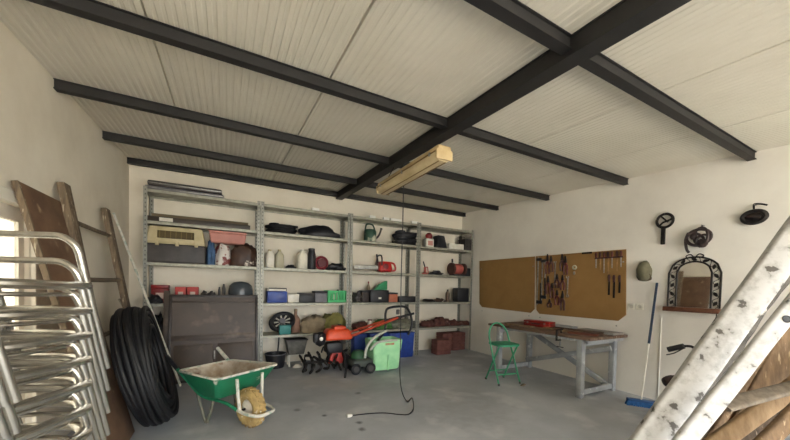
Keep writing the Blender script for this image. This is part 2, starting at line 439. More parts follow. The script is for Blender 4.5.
# --- helpers to set things on a shelf: pixel span -> metres on the plane y
def span(u0, u1, z, y=-.25):
    """x range seen between columns u0 and u1 at height z on plane y"""
    v = 300
    xs = []
    for u in (u0, u1):
        p = at(u, 300, y=y)
        for _ in range(3):
            q = p; dv = (q.z - z)
            v2 = 300 + dv*FPX/((q-CAM).dot(FW)); p = at(u, v2, y=y)
        xs.append(p.x)
    return xs
def ztop(u, v, y=-.25): return at(u, v, y=y).z
def put(u0, u1, vt, lev, y=-.25):
    z = 0 if lev < 0 else LV[lev]
    x0, x1 = span(u0, u1, z+.1, y)
    h = ztop((u0+u1)/2, vt, y) - z
    return (x0+x1)/2, x1-x0, h, z

def shelf_box(name, label, cat, u0, u1, vt, lev, m, lid=None, dep=.26, y=-.25, bev=.012, taper=None, group=None, handles=False, zadd=0, rotz=0, labelm=None):
    x, w, h, z = put(u0, u1, vt, lev, y); z += zadd; h -= zadd
    t = thing(name, label, cat, (x, y, z+.001), rotz, group)
    hb = h*.82 if lid else h
    MB().box((0, 0, hb/2), (w, dep, hb), bev=min(bev, hb*.3, w*.3), taper=taper).build('body', m, t)
    if lid: MB().box((0, 0, hb+(h-hb)/2), (w*1.03, dep*1.03, h-hb), bev=min(.008, (h-hb)*.3)).build('lid', lid, t)
    if handles:
        for s in (-1, 1): MB().box((s*(w/2+.008), 0, hb*.7), (.02, dep*.35, hb*.16), bev=.005).build('handle', lid or m, t)
    if labelm: MB().box((0, -dep/2-.001, hb*.5), (w*.45, .003, hb*.4)).build('sticker', labelm, t)
    return t
def bottle(name, label, cat, u0, u1, vt, lev, m, capm, y=-.27, neck=.35, shoulder=.68, square=False, group=None, handle=False):
    x, w, h, z = put(u0, u1, vt, lev, y); r = w/2
    t = thing(name, label, cat, (x, y, z+.001), R(20), group)
    prof = [(r*.92, 0), (r, h*.03), (r, h*shoulder), (r*.9, h*(shoulder+.06)), (r*neck, h*(shoulder+.2)), (r*neck, h*.92)]
    b = MB()
    if square:
        rings = []
        for rr, zz in prof:
            rings.append([Vector((px, py, zz)) for px, py in round_rect(2*rr, 1.5*rr if rr > r*.6 else 2*rr, rr*.45, 4)])
        b.ring_loft(rings)
    else: b.lathe(prof, n=18)
    b.build('body', m, t)
    MB().lathe([(r*neck*1.15, h*.9), (r*neck*1.15, h*.99), (r*neck*.9, h)], n=14).build('cap', capm, t)
    if handle: MB().tube(smooth_path([(r*neck, 0, h*.88), (r*.9, 0, h*.9), (r*.98, 0, h*.72)], 4), r*.14, 6).build('handle', m, t)
    return t
def heap(name, label, cat, u0, u1, vt, lev, m, dep=.28, y=-.25, amp=.3, sc=2.4, seed=1, flat=-.4, rot=0, power=1.0, group=None, zadd=0):
    x, w, h, z = put(u0, u1, vt, lev, y); z += zadd; h -= zadd
    o = MB().lump((0, 0, 0), (w, dep, h), amp, sc, seed, flat, rot=rot, power=power, nu=26, nv=16).build(name, m, None, (x, y, z+.001), smooth=60)
    return tag(o, label, cat, group)
def coil(name, label, cat, u0, u1, vt, lev, m, turns=5, y=-.24, seed=3, dep=.34, thick=None):
    x, w, h, z = put(u0, u1, vt, lev, y)
    rnd = random.Random(seed); r = thick or h/(2.2*max(1.6, turns**.5)); b = MB(); pts = []
    n = 22; R0 = w/2-r
    for k in range(turns*n+1):
        a = 2*PI*k/n; q = k/n
        f = 1-.09*(q % 4); zz = r + (h-2*r)*((q*.37) % 1.0)
        rr = R0*f*(1+.05*math.sin(3*a+q))
        pts.append((rr*math.cos(a), rr*math.sin(a)*dep/w, zz))
    b.tube(pts, r, 7)
    return tag(b.build(name, m, None, (x, y, z+.001)), label, cat)

# ---- unit 1
def slab_stack():
    # folded grey panels lying flat on top of the first unit
    for k, (u0, u1, v, zz, hh, lab) in enumerate([(147, 224, 0, 0, .06, 'lower of two grey folded slabs lying on top of the left shelving unit'),
                                        (150, 222, 0, .066, .07, 'upper of two grey folded slabs lying on top of the left shelving unit')]):
        x0, x1 = span(u0, u1, LV[4]+.1, -.22)
        t = thing('folded_panel', lab, 'panel', ((x0+x1)/2, -.225, LV[4]+zz+.001), 0, 'grey slabs on the left shelving unit')
        MB().box((0, 0, hh/2), (x1-x0, .36, hh), bev=.02, seg=3).build('body', M_dgrey if k else M_grey, t)
        MB().box((0, 0, hh/2), (x1-x0+.006, .366, hh*.22), bev=.004).build('edging', M_steel, t)
slab_stack()
x0, x1 = span(148, 250, LV[3]+.05, -.3)
t = thing('blind_case', 'long dark brown case with a white sticker on the left shelving unit', 'case', ((x0+x1)/2, -.31, LV[3]+.001))
MB().box((0, 0, .04), (x1-x0, .12, .08), bev=.008).build('body', mat('dark brown case', '#3a3027', .5), t)
MB().box((-(x1-x0)/2+.22, -.0605, .042), (.16, .003, .05)).build('sticker', M_white, t)
t = thing('wood_trim_strip', 'long brown timber strip standing behind the dark case on the left unit', 'timber', ((x0+x1)/2, -.17, LV[3]+.001))
MB().box((0, 0, .075), (x1-x0-.04, .03, .15), bev=.004).build('strip', mat('strip timber', '#6c5f48', .7, stretch=(1, 6, 6)), t)

# pet carrier
x, w, h, z = put(146.5, 206, 224, 2, -.27); h = min(h, .522)
t = thing('pet_carrier', 'plastic pet carrier with beige top and dark grey base on the left shelving unit', 'pet carrier', (x, -.24, z+.001))
dep = .38; hb = h*.52
MB().box((0, 0, hb/2), (w, dep, hb), bev=.025, taper=(1.0, 1.0), seg=3).build('base', M_dgrey, t)
MB().box((0, 0, hb+.008), (w*1.03, dep*1.03, .02), bev=.006).build('rim', M_cream, t)
top = MB().box((0, 0, hb+.016+(h-hb-.016)/2), (w*.99, dep*.98, h-hb-.016), bev=.02, taper=(.88, .8), seg=3).build('top', M_cream, t)
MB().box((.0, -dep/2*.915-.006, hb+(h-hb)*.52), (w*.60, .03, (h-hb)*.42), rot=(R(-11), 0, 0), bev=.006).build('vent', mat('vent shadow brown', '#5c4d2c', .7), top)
b = MB()
for k in range(7): b.box((-.26*w+k*w*.087, -dep/2*.93-.014, hb+(h-hb)*.52), (.008, .012, (h-hb)*.42), rot=(R(-11), 0, 0))
b.build('grille', mat('olive grille', '#7a6a3c', .6), top)
for k in (-.3, 0.02, .34):
    MB().box((k*w, -dep/2-.01, hb+.0), (.045, .02, .06), bev=.006).build('latch', M_cream, t)
# salmon tub on top of cloth
heap('cloth_bag', 'blue cloth bag squeezed beside the pet carrier on the left shelving unit', 'bag', 206.5, 215.5, 241, 2, M_denim, dep=.24, amp=.25, seed=4, power=.7)
heap('printed_bag', 'white and maroon printed carrier bag under the salmon tub', 'bag', 215, 231, 245, 2, mat('printed bag', '#d6d0c8', .6, col2='#7a3a35', scale=7, lo=.5, hi=.54), dep=.26, amp=.22, seed=9, power=.7)
heap('leather_bag', 'dark brown leather bag at the right end of the pet carrier shelf', 'bag', 230, 256, 244, 2, M_leather, dep=.28, amp=.3, seed=12, power=.75)
x0, x1 = span(209, 246, 1.97, -.25)
zb = LV[2] + max(ztop(222, 244.5)-LV[2], .12)+.008
t = thing('storage_tub', 'salmon pink plastic tub resting on bags at the right of the pet carrier', 'tub', ((x0+x1)/2, -.25, zb))
hh = min(ztop(228, 229.5), LV[3]-.05)-zb
MB().box((0, 0, hh*.42), ((x1-x0)*.9, .28, hh*.84), bev=.025, taper=(1.1, 1.1), seg=3).build('body', M_pink, t)
MB().box((0, 0, hh*.92), (x1-x0, .31, hh*.16), bev=.01).build('lid', M_pink, t)
# shelf with the red boxes
shelf_box('red_tin', 'dark red tin at the left end of the shelf above the brown panel', 'tin', 152, 169, 285, 1, M_redplastic, lid=M_red, dep=.16, labelm=mat('pale sticker', '#d8c0b0', .6))
for u0, u1, lab in ((175.5, 186.5, 'left of two small red and white boxes on the shelf above the brown panel'), (187.3, 198.5, 'right of two small red and white boxes on the shelf above the brown panel')):
    shelf_box('parts_box', lab, 'box', u0, u1, 287, 1, mat('red carton', '#b9433c', .6), dep=.12, bev=.004, labelm=mat('pale sticker', '#e0c8ba', .6), group='small red boxes')
heap('work_glove', 'crumpled dark glove beside the red tin on the left unit', 'glove', 146, 163, 295, 1, M_black, dep=.2, y=-.36, amp=.4, seed=3)
for u0, u1, vt, lab in ((218, 220.5, 287, 'short dark spray can left of the clear dome light'), (222, 225.5, 284, 'taller dark spray can next to the clear dome light')):
    bottle('spray_can', lab, 'can', u0, u1, vt, 1, M_dgrey, M_black, y=-.2, neck=.5, shoulder=.75)
heap('loose_parts', 'low pile of small grey hardware on the shelf above the brown panel', 'hardware', 199, 217, 292, 1, M_dgrey, dep=.15, y=-.3, amp=.5, seed=22)
x, w, h, z = put(227, 254, 281.5, 1, -.26)
t = thing('dome_lamp', 'domed lamp with dark smoky cover on the shelf above the brown panel', 'lamp', (x, -.24, z+.001))
MB().lathe([(w*.5, 0), (w*.5, h*.2), (w*.47, h*.35)], n=24).build('base', M_grey, t)
MB().lathe([(w*.46, h*.35), (w*.455, h*.6), (w*.42, h*.8), (w*.28, h*.95), (w*.05, h)], n=24).build('dome', mat('smoky dome', '#4b5257', .25, col2='#3c4246', scale=4), t)
# seen beside the brown panel
heap('cable_bundle', 'dark cable bundle on the lower shelf left of the brown panel', 'cable', 150, 168, 316, 0, M_black, dep=.22, y=-.3, amp=.5, seed=17, sc=3.4)
shelf_box('dark_crate', 'dark crate on the floor level shelf left of the brown panel', 'crate', 148, 170, 362, -1, M_dgrey, dep=.25, y=-.25, lid=M_black, zadd=.102)

# ---- unit 2
coil('hose_coil', 'black hose coil lying on the upper shelf above the bottles', 'hose', 264.5, 298, 224, 3, M_rubber, turns=8, thick=.022)
heap('black_bag', 'flat black fabric bag lying right of the hose coil', 'bag', 299, 340, 226.5, 3, M_black, dep=.33, amp=.22, seed=6, sc=1.7, flat=-.3)
bottle('plastic_bottle', 'cloudy white plastic bottle with handle at the left end of the bottle shelf', 'bottle', 265.5, 274, 249.5, 2, M_white, M_cream, square=True, handle=True, group='bottles on the shelf')
bottle('plastic_bottle', 'clear greyish plastic bottle second from the left on the bottle shelf', 'bottle', 275, 283.5, 249.5, 2, M_glassjar, M_cream, square=True, group='bottles on the shelf')
bottle('plastic_bottle', 'bright white plastic bottle beside the tall black can', 'bottle', 297, 307, 249.5, 2, mat('milk white plastic', '#efe9d6', .5), M_white, square=True, handle=True, group='bottles on the shelf')
bottle('thermos_flask', 'tall black flask on the bottle shelf', 'flask', 307.5, 315.5, 248.5, 2, M_black, M_dgrey, neck=.7, shoulder=.72)
heap('dark_fitting', 'small dark fitting lying between the clear and the bright white bottle', 'fitting', 286, 296, 265, 2, M_black, dep=.12, amp=.5, seed=31)
x, w, h, z = put(316, 327, 256, 2, -.27)
t = thing('strap_reel', 'dark red round strap reel right of the black flask', 'reel', (x, -.27, z+.001))
MB().torus((0, 0, h/2), h/2-.022, .022, frame((1, 0, 0), (0, 0, 1)), 26, 8).build('rim', mat('wine red', '#7c1f2b', .5), t)
MB().lathe([(h*.3, -.03), (h*.3, .03)], (0, 0, h/2), 18, frame((1, 0, 0), (0, 0, 1))).build('hub', mat('wine red dark', '#5b1a22', .6), t)
heap('power_tool', 'black power tool lying at the right end of the bottle shelf', 'tool', 326, 345, 264, 2, M_black, dep=.2, amp=.4, seed=33, sc=2.8)
t = shelf_box('cool_box', 'blue box with white lid on the third shelf of the second unit', 'box', 266.5, 286, 288.5, 1, M_blue, lid=M_white, dep=.26)
MB().tube([(-.14, -.14, .2), (-.14, -.14, .24), (.14, -.14, .24), (.14, -.14, .2)], .008, 6).build('handle', M_black, t)
shelf_box('white_tub', 'small white tub between the blue box and the black box', 'tub', 287, 298, 294, 1, M_white, dep=.18, taper=(1.08, 1.08))
shelf_box('black_box', 'black lidded box in the middle of the third shelf of the second unit', 'box', 298.5, 313, 293, 1, M_black, lid=M_dgrey, dep=.24)
shelf_box('grey_box', 'grey box with black lid left of the green basket', 'box', 313.5, 325.5, 291, 1, M_grey, lid=M_black, dep=.24)
# green basket with wall slots
x, w, h, z = put(326, 346, 290.5, 1, -.27)
t = thing('green_basket', 'bright green slotted plastic basket on the third shelf', 'basket', (x, -.27, z+.001))
b = MB(); d = .26
b.box((0, 0, .006), (w*.94, d*.94, .012))
for s in (-1, 1):
    b.box((0, s*d/2, h*.12), (w, .008, h*.22)); b.box((0, s*d/2, h*.9), (w, .012, h*.18)); b.box((s*w/2, 0, h*.12), (.008, d, h*.22)); b.box((s*w/2, 0, h*.9), (.012, d, h*.18))
    for k in range(7): b.box((-w/2+w*(k+.5)/7, s*d/2, h*.5), (w*.09, .007, h*.8))
    for k in range(6): b.box((s*w/2, -d/2+d*(k+.5)/6, h*.5), (.007, d*.1, h*.8))
b.build('body', mat('bright green plastic', '#2fb565', .45), t)
bx, bw = x, w
for k, (dx, hh) in enumerate(((-.06, .16), (.03, .22))):
    t2 = thing('spray_can', ['white spray can standing in the green basket, shorter one', 'white spray can with black cap standing in the green basket'][k], 'can', (bx+dx, -.27, z+.014))
    MB().lathe([(.03, 0), (.03, hh*.75), (.02, hh*.82)], n=14).build('body', M_white, t2); MB().lathe([(.02, hh*.82), (.02, hh), (.012, hh*1.01)], n=12).build('cap', M_black if k else M_grey, t2)
# level-0 shelf: big dark fan-like cover, teal tool, jugs, sack with olive cloth
x, w, h, z = put(266, 295, 311, 0, -.25)
t = thing('fan_cover', 'large round black fan with pale blades leaning on the lower shelf', 'fan', (x+.02, -.27, z+.001))
Mx = frame((1, .1, .38), (-.25, .55, .9))
cc = Vector((.0, .0, h*.52))
MB().torus(cc, w*.40, .035, Mx, 32, 8, sy=.78).build('rim', M_black, t)
b = MB(); b.lathe([(w*.38, -.03), (w*.36, -.045), (.02, -.06)], cc, 26, Mx, sy=.78); b.build('back', M_rubber, t)
for k in range(9):
    a = 2*PI*k/9; v = Mx @ Vector((math.cos(a)*.8, math.sin(a)*.65, .05)); q = cc + v*w*.36; q0 = cc + v*.07
    MB().tube([q0, q], [.008, .016], 6).build('blade', mat('pale blade', '#c9c4b4', .5), t)
MB().lathe([(.05, -.03), (.05, .05)], cc, 14, Mx).build('hub', M_grey, t)
shelf_box('teal_case', 'small teal case in front of the round black fan', 'case', 279, 290.5, 325, 0, M_teal, dep=.08, y=-.41, bev=.01)
bottle('earthen_jug', 'brown jug standing right of the round black fan', 'jug', 291, 300, 309, 0, mat('brown jug', '#8a6a58', .6, col2='#6d5244', scale=6), M_sack, y=-.22, shoulder=.55)
heap('dusty_sack', 'dusty beige sack on the lower shelf under the olive canvas', 'sack', 301, 325, 316, 0, M_sack, dep=.34, amp=.25, seed=41, power=.8)
heap('olive_canvas', 'folded olive canvas on the lower shelf right of the beige sack', 'canvas', 322, 345, 313.5, 0, M_olive, dep=.34, amp=.25, seed=44, power=.75, y=-.22)

# small white things on top of the second and third units
for u0, u1, lev_lab in ((311.5, 319, 'small white pack lying on top of the second shelving unit'), (369, 375, 'small white pack on top of the third unit, leftmost of four'),
                        (383, 388.5, 'small white pack on top of the third unit, second of four'), (390, 401, 'longest white pack on top of the third unit'), (411, 417, 'small white pack on top of the third unit near the corner unit')):
    x0, x1 = span(u0, u1, LV[4], -.40)
    o = MB().box((0, 0, .025), (x1-x0, .06, .05), bev=.008).build('white_pack', mat('bright white wrap', '#f6f4ee', .5, col2='#ebe8e0'), None, ((x0+x1)/2, -.40, LV[4]+.001))
    tag(o, lev_lab, 'pack', 'white packs on top of the shelving')

# ---- unit 3
x, w, h, z = put(364, 376, 223.5, 3, -.26)
t = thing('watering_can', 'dark green watering can with pale front on the upper shelf of the third unit', 'watering can', (x, -.26, z+.001))
h *= .95
MB().lathe([(w*.48, 0), (w*.5, h*.05), (w*.46, h*.62), (w*.4, h*.7)], n=20).build('body', mat('dark green can', '#2b4a3a', .5, col2='#b7b49c', scale=5, lo=.5, hi=.58), t)
MB().tube(smooth_path([(w*.42, 0, h*.2), (w*.75, 0, h*.45), (w*.95, 0, h*.85)], 4), [.02]*8+[.028], 8).build('spout', M_dgrey, t)
MB().tube(smooth_path([(-w*.42, 0, h*.6), (-w*.3, 0, h*.98), (w*.2, 0, h*.98), (w*.38, 0, h*.68)], 5), .016, 8).build('handle', mat('can green', '#234536', .5), t)
coil('cable_coil', 'tangled black cable coil on the upper shelf of the third unit', 'cable', 392, 418, 231, 3, M_black, turns=9, thick=.024, seed=8)
# chainsaw
x, w, h, z = put(373, 394, 256, 2, -.26)
t = thing('chainsaw', 'red chainsaw with its bar pointing left on the third unit', 'chainsaw', (x, -.26, z+.001))
MB().box((.02, 0, h*.36), (w*.62, .2, h*.62), bev=.035, taper=(.8, .8), seg=3).build('engine_housing', mat('chainsaw red', '#c3201d', .35), t)
MB().lathe([(.055, -.105), (.055, -.12), (.02, -.125)], (.0, 0, h*.36), 18, frame((1, 0, 0), (0, 0, -1)) ).build('starter_cover', M_redplastic, t)
xb = span(353, 374, z, -.26)[0]-x
bar = MB()
pl = [(-w*.28, .06), (xb+.03, .05), (xb, .085), (xb+.03, .12), (-w*.28, .13)]
bar.prism([(p[0], p[1]) for p in pl], .008, frame((1, 0, 0), (0, 0, 1)), (0, -.02, 0)); bar.build('guide_bar', M_steel, t)
MB().tube([Vector((p[0], -.02, p[1])) for p in pl], .006, 5, closed=True).build('chain', M_darkmetal, t)
MB().tube(smooth_path([(-w*.2, -.11, h*.4), (-w*.22, -.11, h*.95), (-w*.22, .09, h*.95), (-w*.2, .1, h*.4)], 5), .014, 8).build('front_handle', M_black, t)
MB().tube([(-w*.36, -.08, h*.55), (-w*.40, -.06, h*1.05)], .018, 6).build('hand_guard', M_black, t)
MB().tube(smooth_path([(w*.28, 0, h*.62), (w*.5, 0, h*.55), (w*.56, 0, h*.2), (w*.3, 0, h*.12)], 5), .02, 8).build('rear_handle', mat('chainsaw red', '#c3201d'), t)
# third shelf
heap('tool_bundle', 'pile of grey hand tools at the left end of the third unit', 'tools', 353, 362, 292.5, 1, M_dgrey, dep=.24, amp=.5, seed=51)
bottle('oil_bottle', 'tall slim dark bottle behind the grey hand tools', 'bottle', 366.5, 370, 281.5, 1, M_sack, M_redplastic, y=-.15)
shelf_box('battery_box', 'dark brown box left of the green funnel box', 'box', 360.5, 367.5, 290.5, 1, mat('dark brown box', '#3a2f2a', .6), dep=.18, lid=M_black)
tb = shelf_box('black_crate', 'black crate with a white label holding the green sheet', 'crate', 368, 386, 290, 1, M_black, dep=.26, labelm=None)
MB().box((0, -.132, .08), (.06, .004, .035)).build('sticker', M_white, tb)
x, w, h, z = put(374, 386, 281, 1, -.25)
zc_ = put(368, 386, 290, 1, -.25)[2] + LV[1] + .003
hh = ztop(383, 280.5)-zc_
b = MB(); b.prism([(-w*.55, 0), (w*.5, 0), (w*.5, hh), (w*.22, hh*.86), (-w*.2, hh*.5)], .12, frame((1, 0, 0), (0, 0, 1)), (0, 0, 0), bev=.012)
tag(b.build('green_scoop', mat('deep green plastic', '#1f8a55', .45), None, (x, -.25, zc_)), 'green plastic scoop lying on the black crate', 'scoop')
shelf_box('orange_tub', 'orange brown tub with dark lid right of the black crate', 'tub', 387, 395.5, 292.5, 1, mat('orange brown tub', '#b5674a', .55), lid=M_black, dep=.2)
shelf_box('tool_case', 'flat black case at the right end of the third unit', 'case', 396, 415, 296.3, 1, M_black, dep=.26, bev=.015)
# level-0 shelf of the third unit
heap('rag_pile', 'pile of brown rags on the lower shelf of the third unit', 'rags', 353, 369, 322, 0, M_rag, dep=.3, amp=.45, seed=61)
bottle('white_jar', 'white jar with red lid on the lower shelf of the third unit', 'jar', 367.5, 372, 319.5, 0, M_white, M_redplastic, y=-.36, neck=.8, shoulder=.7)
heap('green_net', 'crumpled green net behind the light green box', 'net', 372, 390, 319, 0, mat('green net', '#4c7a3c', .8, col2='#39602e', scale=12), dep=.3, amp=.4, seed=63)
heap('grey_hose_bundle', 'bundle of pale grey hose on the lower shelf behind the mower handle', 'hose', 389, 415, 319, 0, mat('grey hose', '#7f7d6c', .7, col2='#5b5a4d', scale=14), dep=.3, amp=.45, seed=65, sc=3.2)

# ---- unit 4
x, w, h, z = put(424, 433.5, 233, 3, -.26)
t = thing('detergent_bottle', 'white bottle with red cap on the upper shelf of the corner unit', 'bottle', (x, -.26, z+.001))
MB().box((0, 0, h*.31), (w*.8, .12, h*.62), bev=.02, seg=3).build('body', M_white, t)
MB().lathe([(w*.25, h*.6), (w*.3, h*.75), (w*.32, h*.85), (w*.15, h)], n=14).build('cap', M_redplastic, t)
MB().box((0, -.061, h*.3), (w*.5, .003, h*.3)).build('sticker', M_pink, t)
x, w, h, z = put(433, 444, 236, 3, -.26)
b = MB(); b.prism([(-w*.4, 0), (w*.6, 0), (w*.3, h), (-w*.3, h)], .2, frame((1, 0, 0), (0, 0, 1)), bev=.015)
tag(b.build('black_canister', M_black, None, (x, -.26, z+.001)), 'black tapered canister beside the white bottle on the corner unit', 'canister')
shelf_box('white_box', 'flat white box on the upper shelf of the corner unit', 'box', 446.5, 461, 244.3, 3, M_white, dep=.2, bev=.004)
x, w, h, z = put(461, 470.5, 234, 3, -.25)
t = thing('wire_basket', 'dark wire basket at the right end of the corner unit', 'basket', (x, -.25, z+.001))
b = MB(); d = .26; w *= .95
for s in (-1, 1):
    for k in range(8):
        b.cyl((-w/2+w*k/7, s*d/2, 0), (-w/2+w*k/7, s*d/2, h*.85), .004, n=5)
        b.cyl((s*w/2, -d/2+d*k/7, 0), (s*w/2, -d/2+d*k/7, h*.85), .004, n=5)
    for k in range(5):
        b.cyl((-w/2, s*d/2, .005+h*.83*k/4), (w/2, s*d/2, .005+h*.83*k/4), .004, n=5); b.cyl((s*w/2, -d/2, .005+h*.83*k/4), (s*w/2, d/2, .005+h*.83*k/4), .004, n=5)
b.build('wire_cage', M_darkmetal, t)
MB().box((0, 0, h*.35), (w*.9, d*.9, h*.65), bev=.02).build('lining', M_dgrey, t)
x, w, h, z = put(421, 429, 262, 2, -.28)
t = thing('hand_pump', 'red hand pump at the left end of the chainsaw-height shelf in the corner unit', 'pump', (x, -.28, z+.001))
MB().lathe([(.06, 0), (.06, .03), (.03, .05), (.028, h*.6)], n=14).build('body', mat('faded red', '#b2564b', .5), t)
MB().tube(smooth_path([(0, 0, h*.55), (-.04, 0, h*.95), (-.05, 0, h)], 4), .014, 6).build('handle', M_black, t)
MB().tube(smooth_path([(0, 0, h*.5), (.06, 0, h*.6), (.08, 0, h*.15), (.075, 0, .02)], 4), .012, 6).build('hose', mat('faded red', '#b2564b'), t)
heap('flat_tools', 'flat dark hand tools lying in the middle of the corner unit', 'tools', 430, 442, 271, 2, M_black, dep=.22, amp=.5, seed=71)
x, w, h, z = put(450, 464, 259.5, 2, -.25)
t = thing('angle_grinder', 'dark red and brown bench grinder on the corner unit', 'grinder', (x, -.25, z+.001))
MB().box((0, 0, .02), (w*.8, .18, .04), bev=.008).build('base', M_black, t)
MB().lathe([(h*.28, -w*.25), (h*.32, -w*.15), (h*.32, w*.15), (h*.28, w*.25)], (0, 0, h*.42), 18, frame((0, 1, 0), (0, 0, 1))).build('motor', mat('faded red', '#b2564b'), t)
for s in (-1, 1): MB().lathe([(h*.36, -.025), (h*.36, .025)], (s*w*.4, 0, h*.42), 20, frame((0, 1, 0), (0, 0, 1))).build('grinding_wheel', mat('wheel brown', '#57362e', .8), t)
MB().cyl((-w*.35, 0, h*.8), (-w*.4, -.02, h), .02, n=8).build('knob', M_black, t)
shelf_box('small_case', 'small black case in the right corner beside the red grinder', 'case', 464.5, 472, 268.5, 2, M_black, dep=.16, y=-.26)
for u0, u1, vt, sd, lab in ((423, 434, 299, 81, 'dark pliers pile at the left of the shelf with the black box'), (434.5, 445, 298.5, 82, 'pile of brown offcuts in the middle of the shelf with the black box')):
    heap('loose_parts', lab, 'hardware', u0, u1, vt, 1, M_leather if sd == 82 else M_darkmetal, dep=.2, amp=.5, seed=sd)
bottle('oil_bottle', 'slim brown bottle left of the black box on the corner unit', 'bottle', 445.8, 449.3, 289.5, 1, mat('brown bottle', '#5a4230', .4), M_black, y=-.28, neck=.4)
shelf_box('black_bin', 'square black box with rounded edges on the corner unit', 'box', 455, 466, 288, 1, M_black, dep=.2, bev=.02)
for u0, u1, vt, sd, lab in ((421, 434, 320.5, 91, 'left heap of reddish brown rags on the lower shelf of the corner unit'), (432, 449, 317.5, 92, 'tallest heap of reddish brown rags on the lower shelf of the corner unit'),
                            (448, 459, 320, 93, 'heap of dark rags on the lower shelf of the corner unit'), (457.5, 470, 321, 94, 'right heap of reddish brown rags on the lower shelf of the corner unit')):
    heap('rag_heap', lab, 'rags', u0, u1, vt, 0, M_rag, dep=.32, amp=.4, seed=sd, sc=2.8, group='rags on the corner unit')

# bricks / terracotta blocks on the floor under the corner unit
def block(xc, yc, w, d, h, lab, rows, cols):
    t = thing('terracotta_stack', lab, 'blocks', (xc, yc, .001), 0, 'terracotta block stacks')
    b = MB()
    for r in range(rows):
        for c in range(cols):
            b.box((-w/2+w*(c+.5)/cols, 0, h*(r+.5)/rows), (w/cols-.006, d, h/rows-.006), bev=.006)
    b.build('blocks', M_terracotta, t, smooth=30)
p0, p1 = at(432, 352, z=0), at(448.5, 353, z=0)
block(4.05, -.50, .36, .22, .31, 'short stack of terracotta blocks nearest the camera under the corner unit', 3, 3)
block(4.33, -.22, .24, .26, .40, 'middle tall stack of terracotta blocks under the corner unit', 5, 2)
block(4.66, -.22, .36, .26, .40, 'right tall stack of terracotta blocks under the corner unit', 5, 3)

# ------------------------------------------------------------------ floor things in front of units 2 and 3
p = Vector((.76, -.30, 0))
t = thing('black_bucket', 'black bucket on the floor under the round fan', 'bucket', (p.x, p.y, .001))
MB().lathe([(.13, 0), (.17, .22), (.178, .22), (.178, .235), (.165, .235), (.125, .015), (.01, .012)], n=24).build('body', M_black, t)
MB().torus((0, 0, .23), .172, .008, None, 24, 6).build('rim', M_grey, t)
o = MB().tube([(0, .02, .03), (.03, .06, .35), (.05, .10, .58)], .012, 8).build('stick', M_black, None, (p.x+.02, p.y+.02, 0))
tag(o, 'thin dark stick standing in the black bucket', 'stick')
p = Vector((1.09, -.36, 0))
st = thing('small_stand', 'low white stand carrying the grey basket', 'stand', (p.x, p.y+.08, .001))
MB().box((0, 0, .19), (.30, .24, .02), bev=.005).build('top', M_white, st)
for sx in (-1, 1):
    for sy in (-1, 1): MB().cyl((sx*.12, sy*.09, 0), (sx*.12, sy*.09, .18), .014, n=8).build('leg', M_white, st)
MB().lathe([(.08, 0), (.05, .03), (.03, .05)], (0, -.16, 0), 14).build('foot', M_white, st)
t = thing('grey_basket', 'dark grey tapered basket standing on the low white stand', 'basket', (p.x, p.y+.08, .202))
MB().box((0, 0, .125), (.25, .2, .25), taper=(1.4, 1.3), bev=.012).build('body', mat('dusty grey tub', '#6a6861', .7, col2='#504e49', scale=8), t)
MB().box((0, 0, .25), (.37, .28, .02), bev=.006).build('rim', M_dgrey, t)
for (u0, u1, vt, yy, dd, lab) in ((351, 364, 331, -.30, .3, 'blue plastic crate on the floor left of the light green box'), (385, 410, 331, -.36, .36, 'large blue plastic crate on the floor behind the light green box'),
                                  (366, 384, 330, -.28, .34, 'middle blue plastic crate on the floor between two others')):
    x, w, h, z = put(u0, u1, vt, -1, yy)
    h = min(h, .50)
    t = thing('blue_crate', lab, 'crate', (x, yy, .001), 0, 'blue crates under the third unit')
    MB().box((0, 0, h/2), (w*.92, dd*.9, h), taper=(1.08, 1.08), bev=.02, seg=3).build('body', M_blue, t)
    MB().box((0, 0, h-.015), (w, dd, .03), bev=.008).build('rim', M_blue, t)

# rotary tiller -------------------------------------------------------------
p = at(332, 372, z=0)
TX, TY = p.x, p.y
t = thing('rotary_tiller', 'orange and black motor tiller with tines standing on the dusty floor', 'tiller', (TX, TY, .001))
def tl(u, v, d=0):       # local point on the upright plane through the tiller, d metres nearer the camera
    return at(u, v, y=TY-d) - Vector((TX, TY, .001))
eng = tl(331, 334)
M_eng = mat('tiller orange', '#e0532b', .45, col2='#c8421e', scale=8)
cov = MB().box(eng+Vector((.10, 0, .0)), (.48, .32, .18), bev=.05, seg=3, taper=(.75, .75)).build('engine_cover', M_eng, t)
MB().box(eng+Vector((.12, 0, .10)), (.2, .2, .07), bev=.025, seg=3).build('fuel_tank', M_eng, t)
MB().lathe([(.02, -.01), (.03, .0), (.03, .012)], eng+Vector((.14, 0, .14)), 12).build('fuel_cap', M_black, t)
MB().lathe([(.10, -.06), (.12, 0), (.09, .05)], tl(321, 339, .06), 20, frame((0, 1, 0), (.2, 0, 1))).build('recoil_starter', M_black, t)
MB().box(tl(316.5, 338, .05), (.10, .12, .16), bev=.03).build('air_filter', M_black, t)
MB().lathe([(.02, -.005), (.03, .0), (.02, .005)], tl(321.5, 339, .19), 12, frame((1, 0, 0), (0, 0, 1))).build('badge', M_white, t)
MB().box(tl(333, 347), (.26, .22, .17), bev=.03).build('engine_block', M_black, t)
MB().box(tl(338, 356), (.12, .12, .24), bev=.02, rot=(0, R(-14), 0)).build('gearbox', mat('tiller red', '#a8322a', .5), t)
MB().box(tl(332, 357, .06), (.06, .05, .22), bev=.015, rot=(0, R(20), 0)).build('belt_guard', mat('tiller red', '#a8322a'), t)
ax = tl(325, 364); ax.z = .185
MB().cyl(ax+Vector((-.32, .0, 0)), ax+Vector((.32, .0, 0)), .022, n=10).build('tine_axle', M_darkmetal, t)
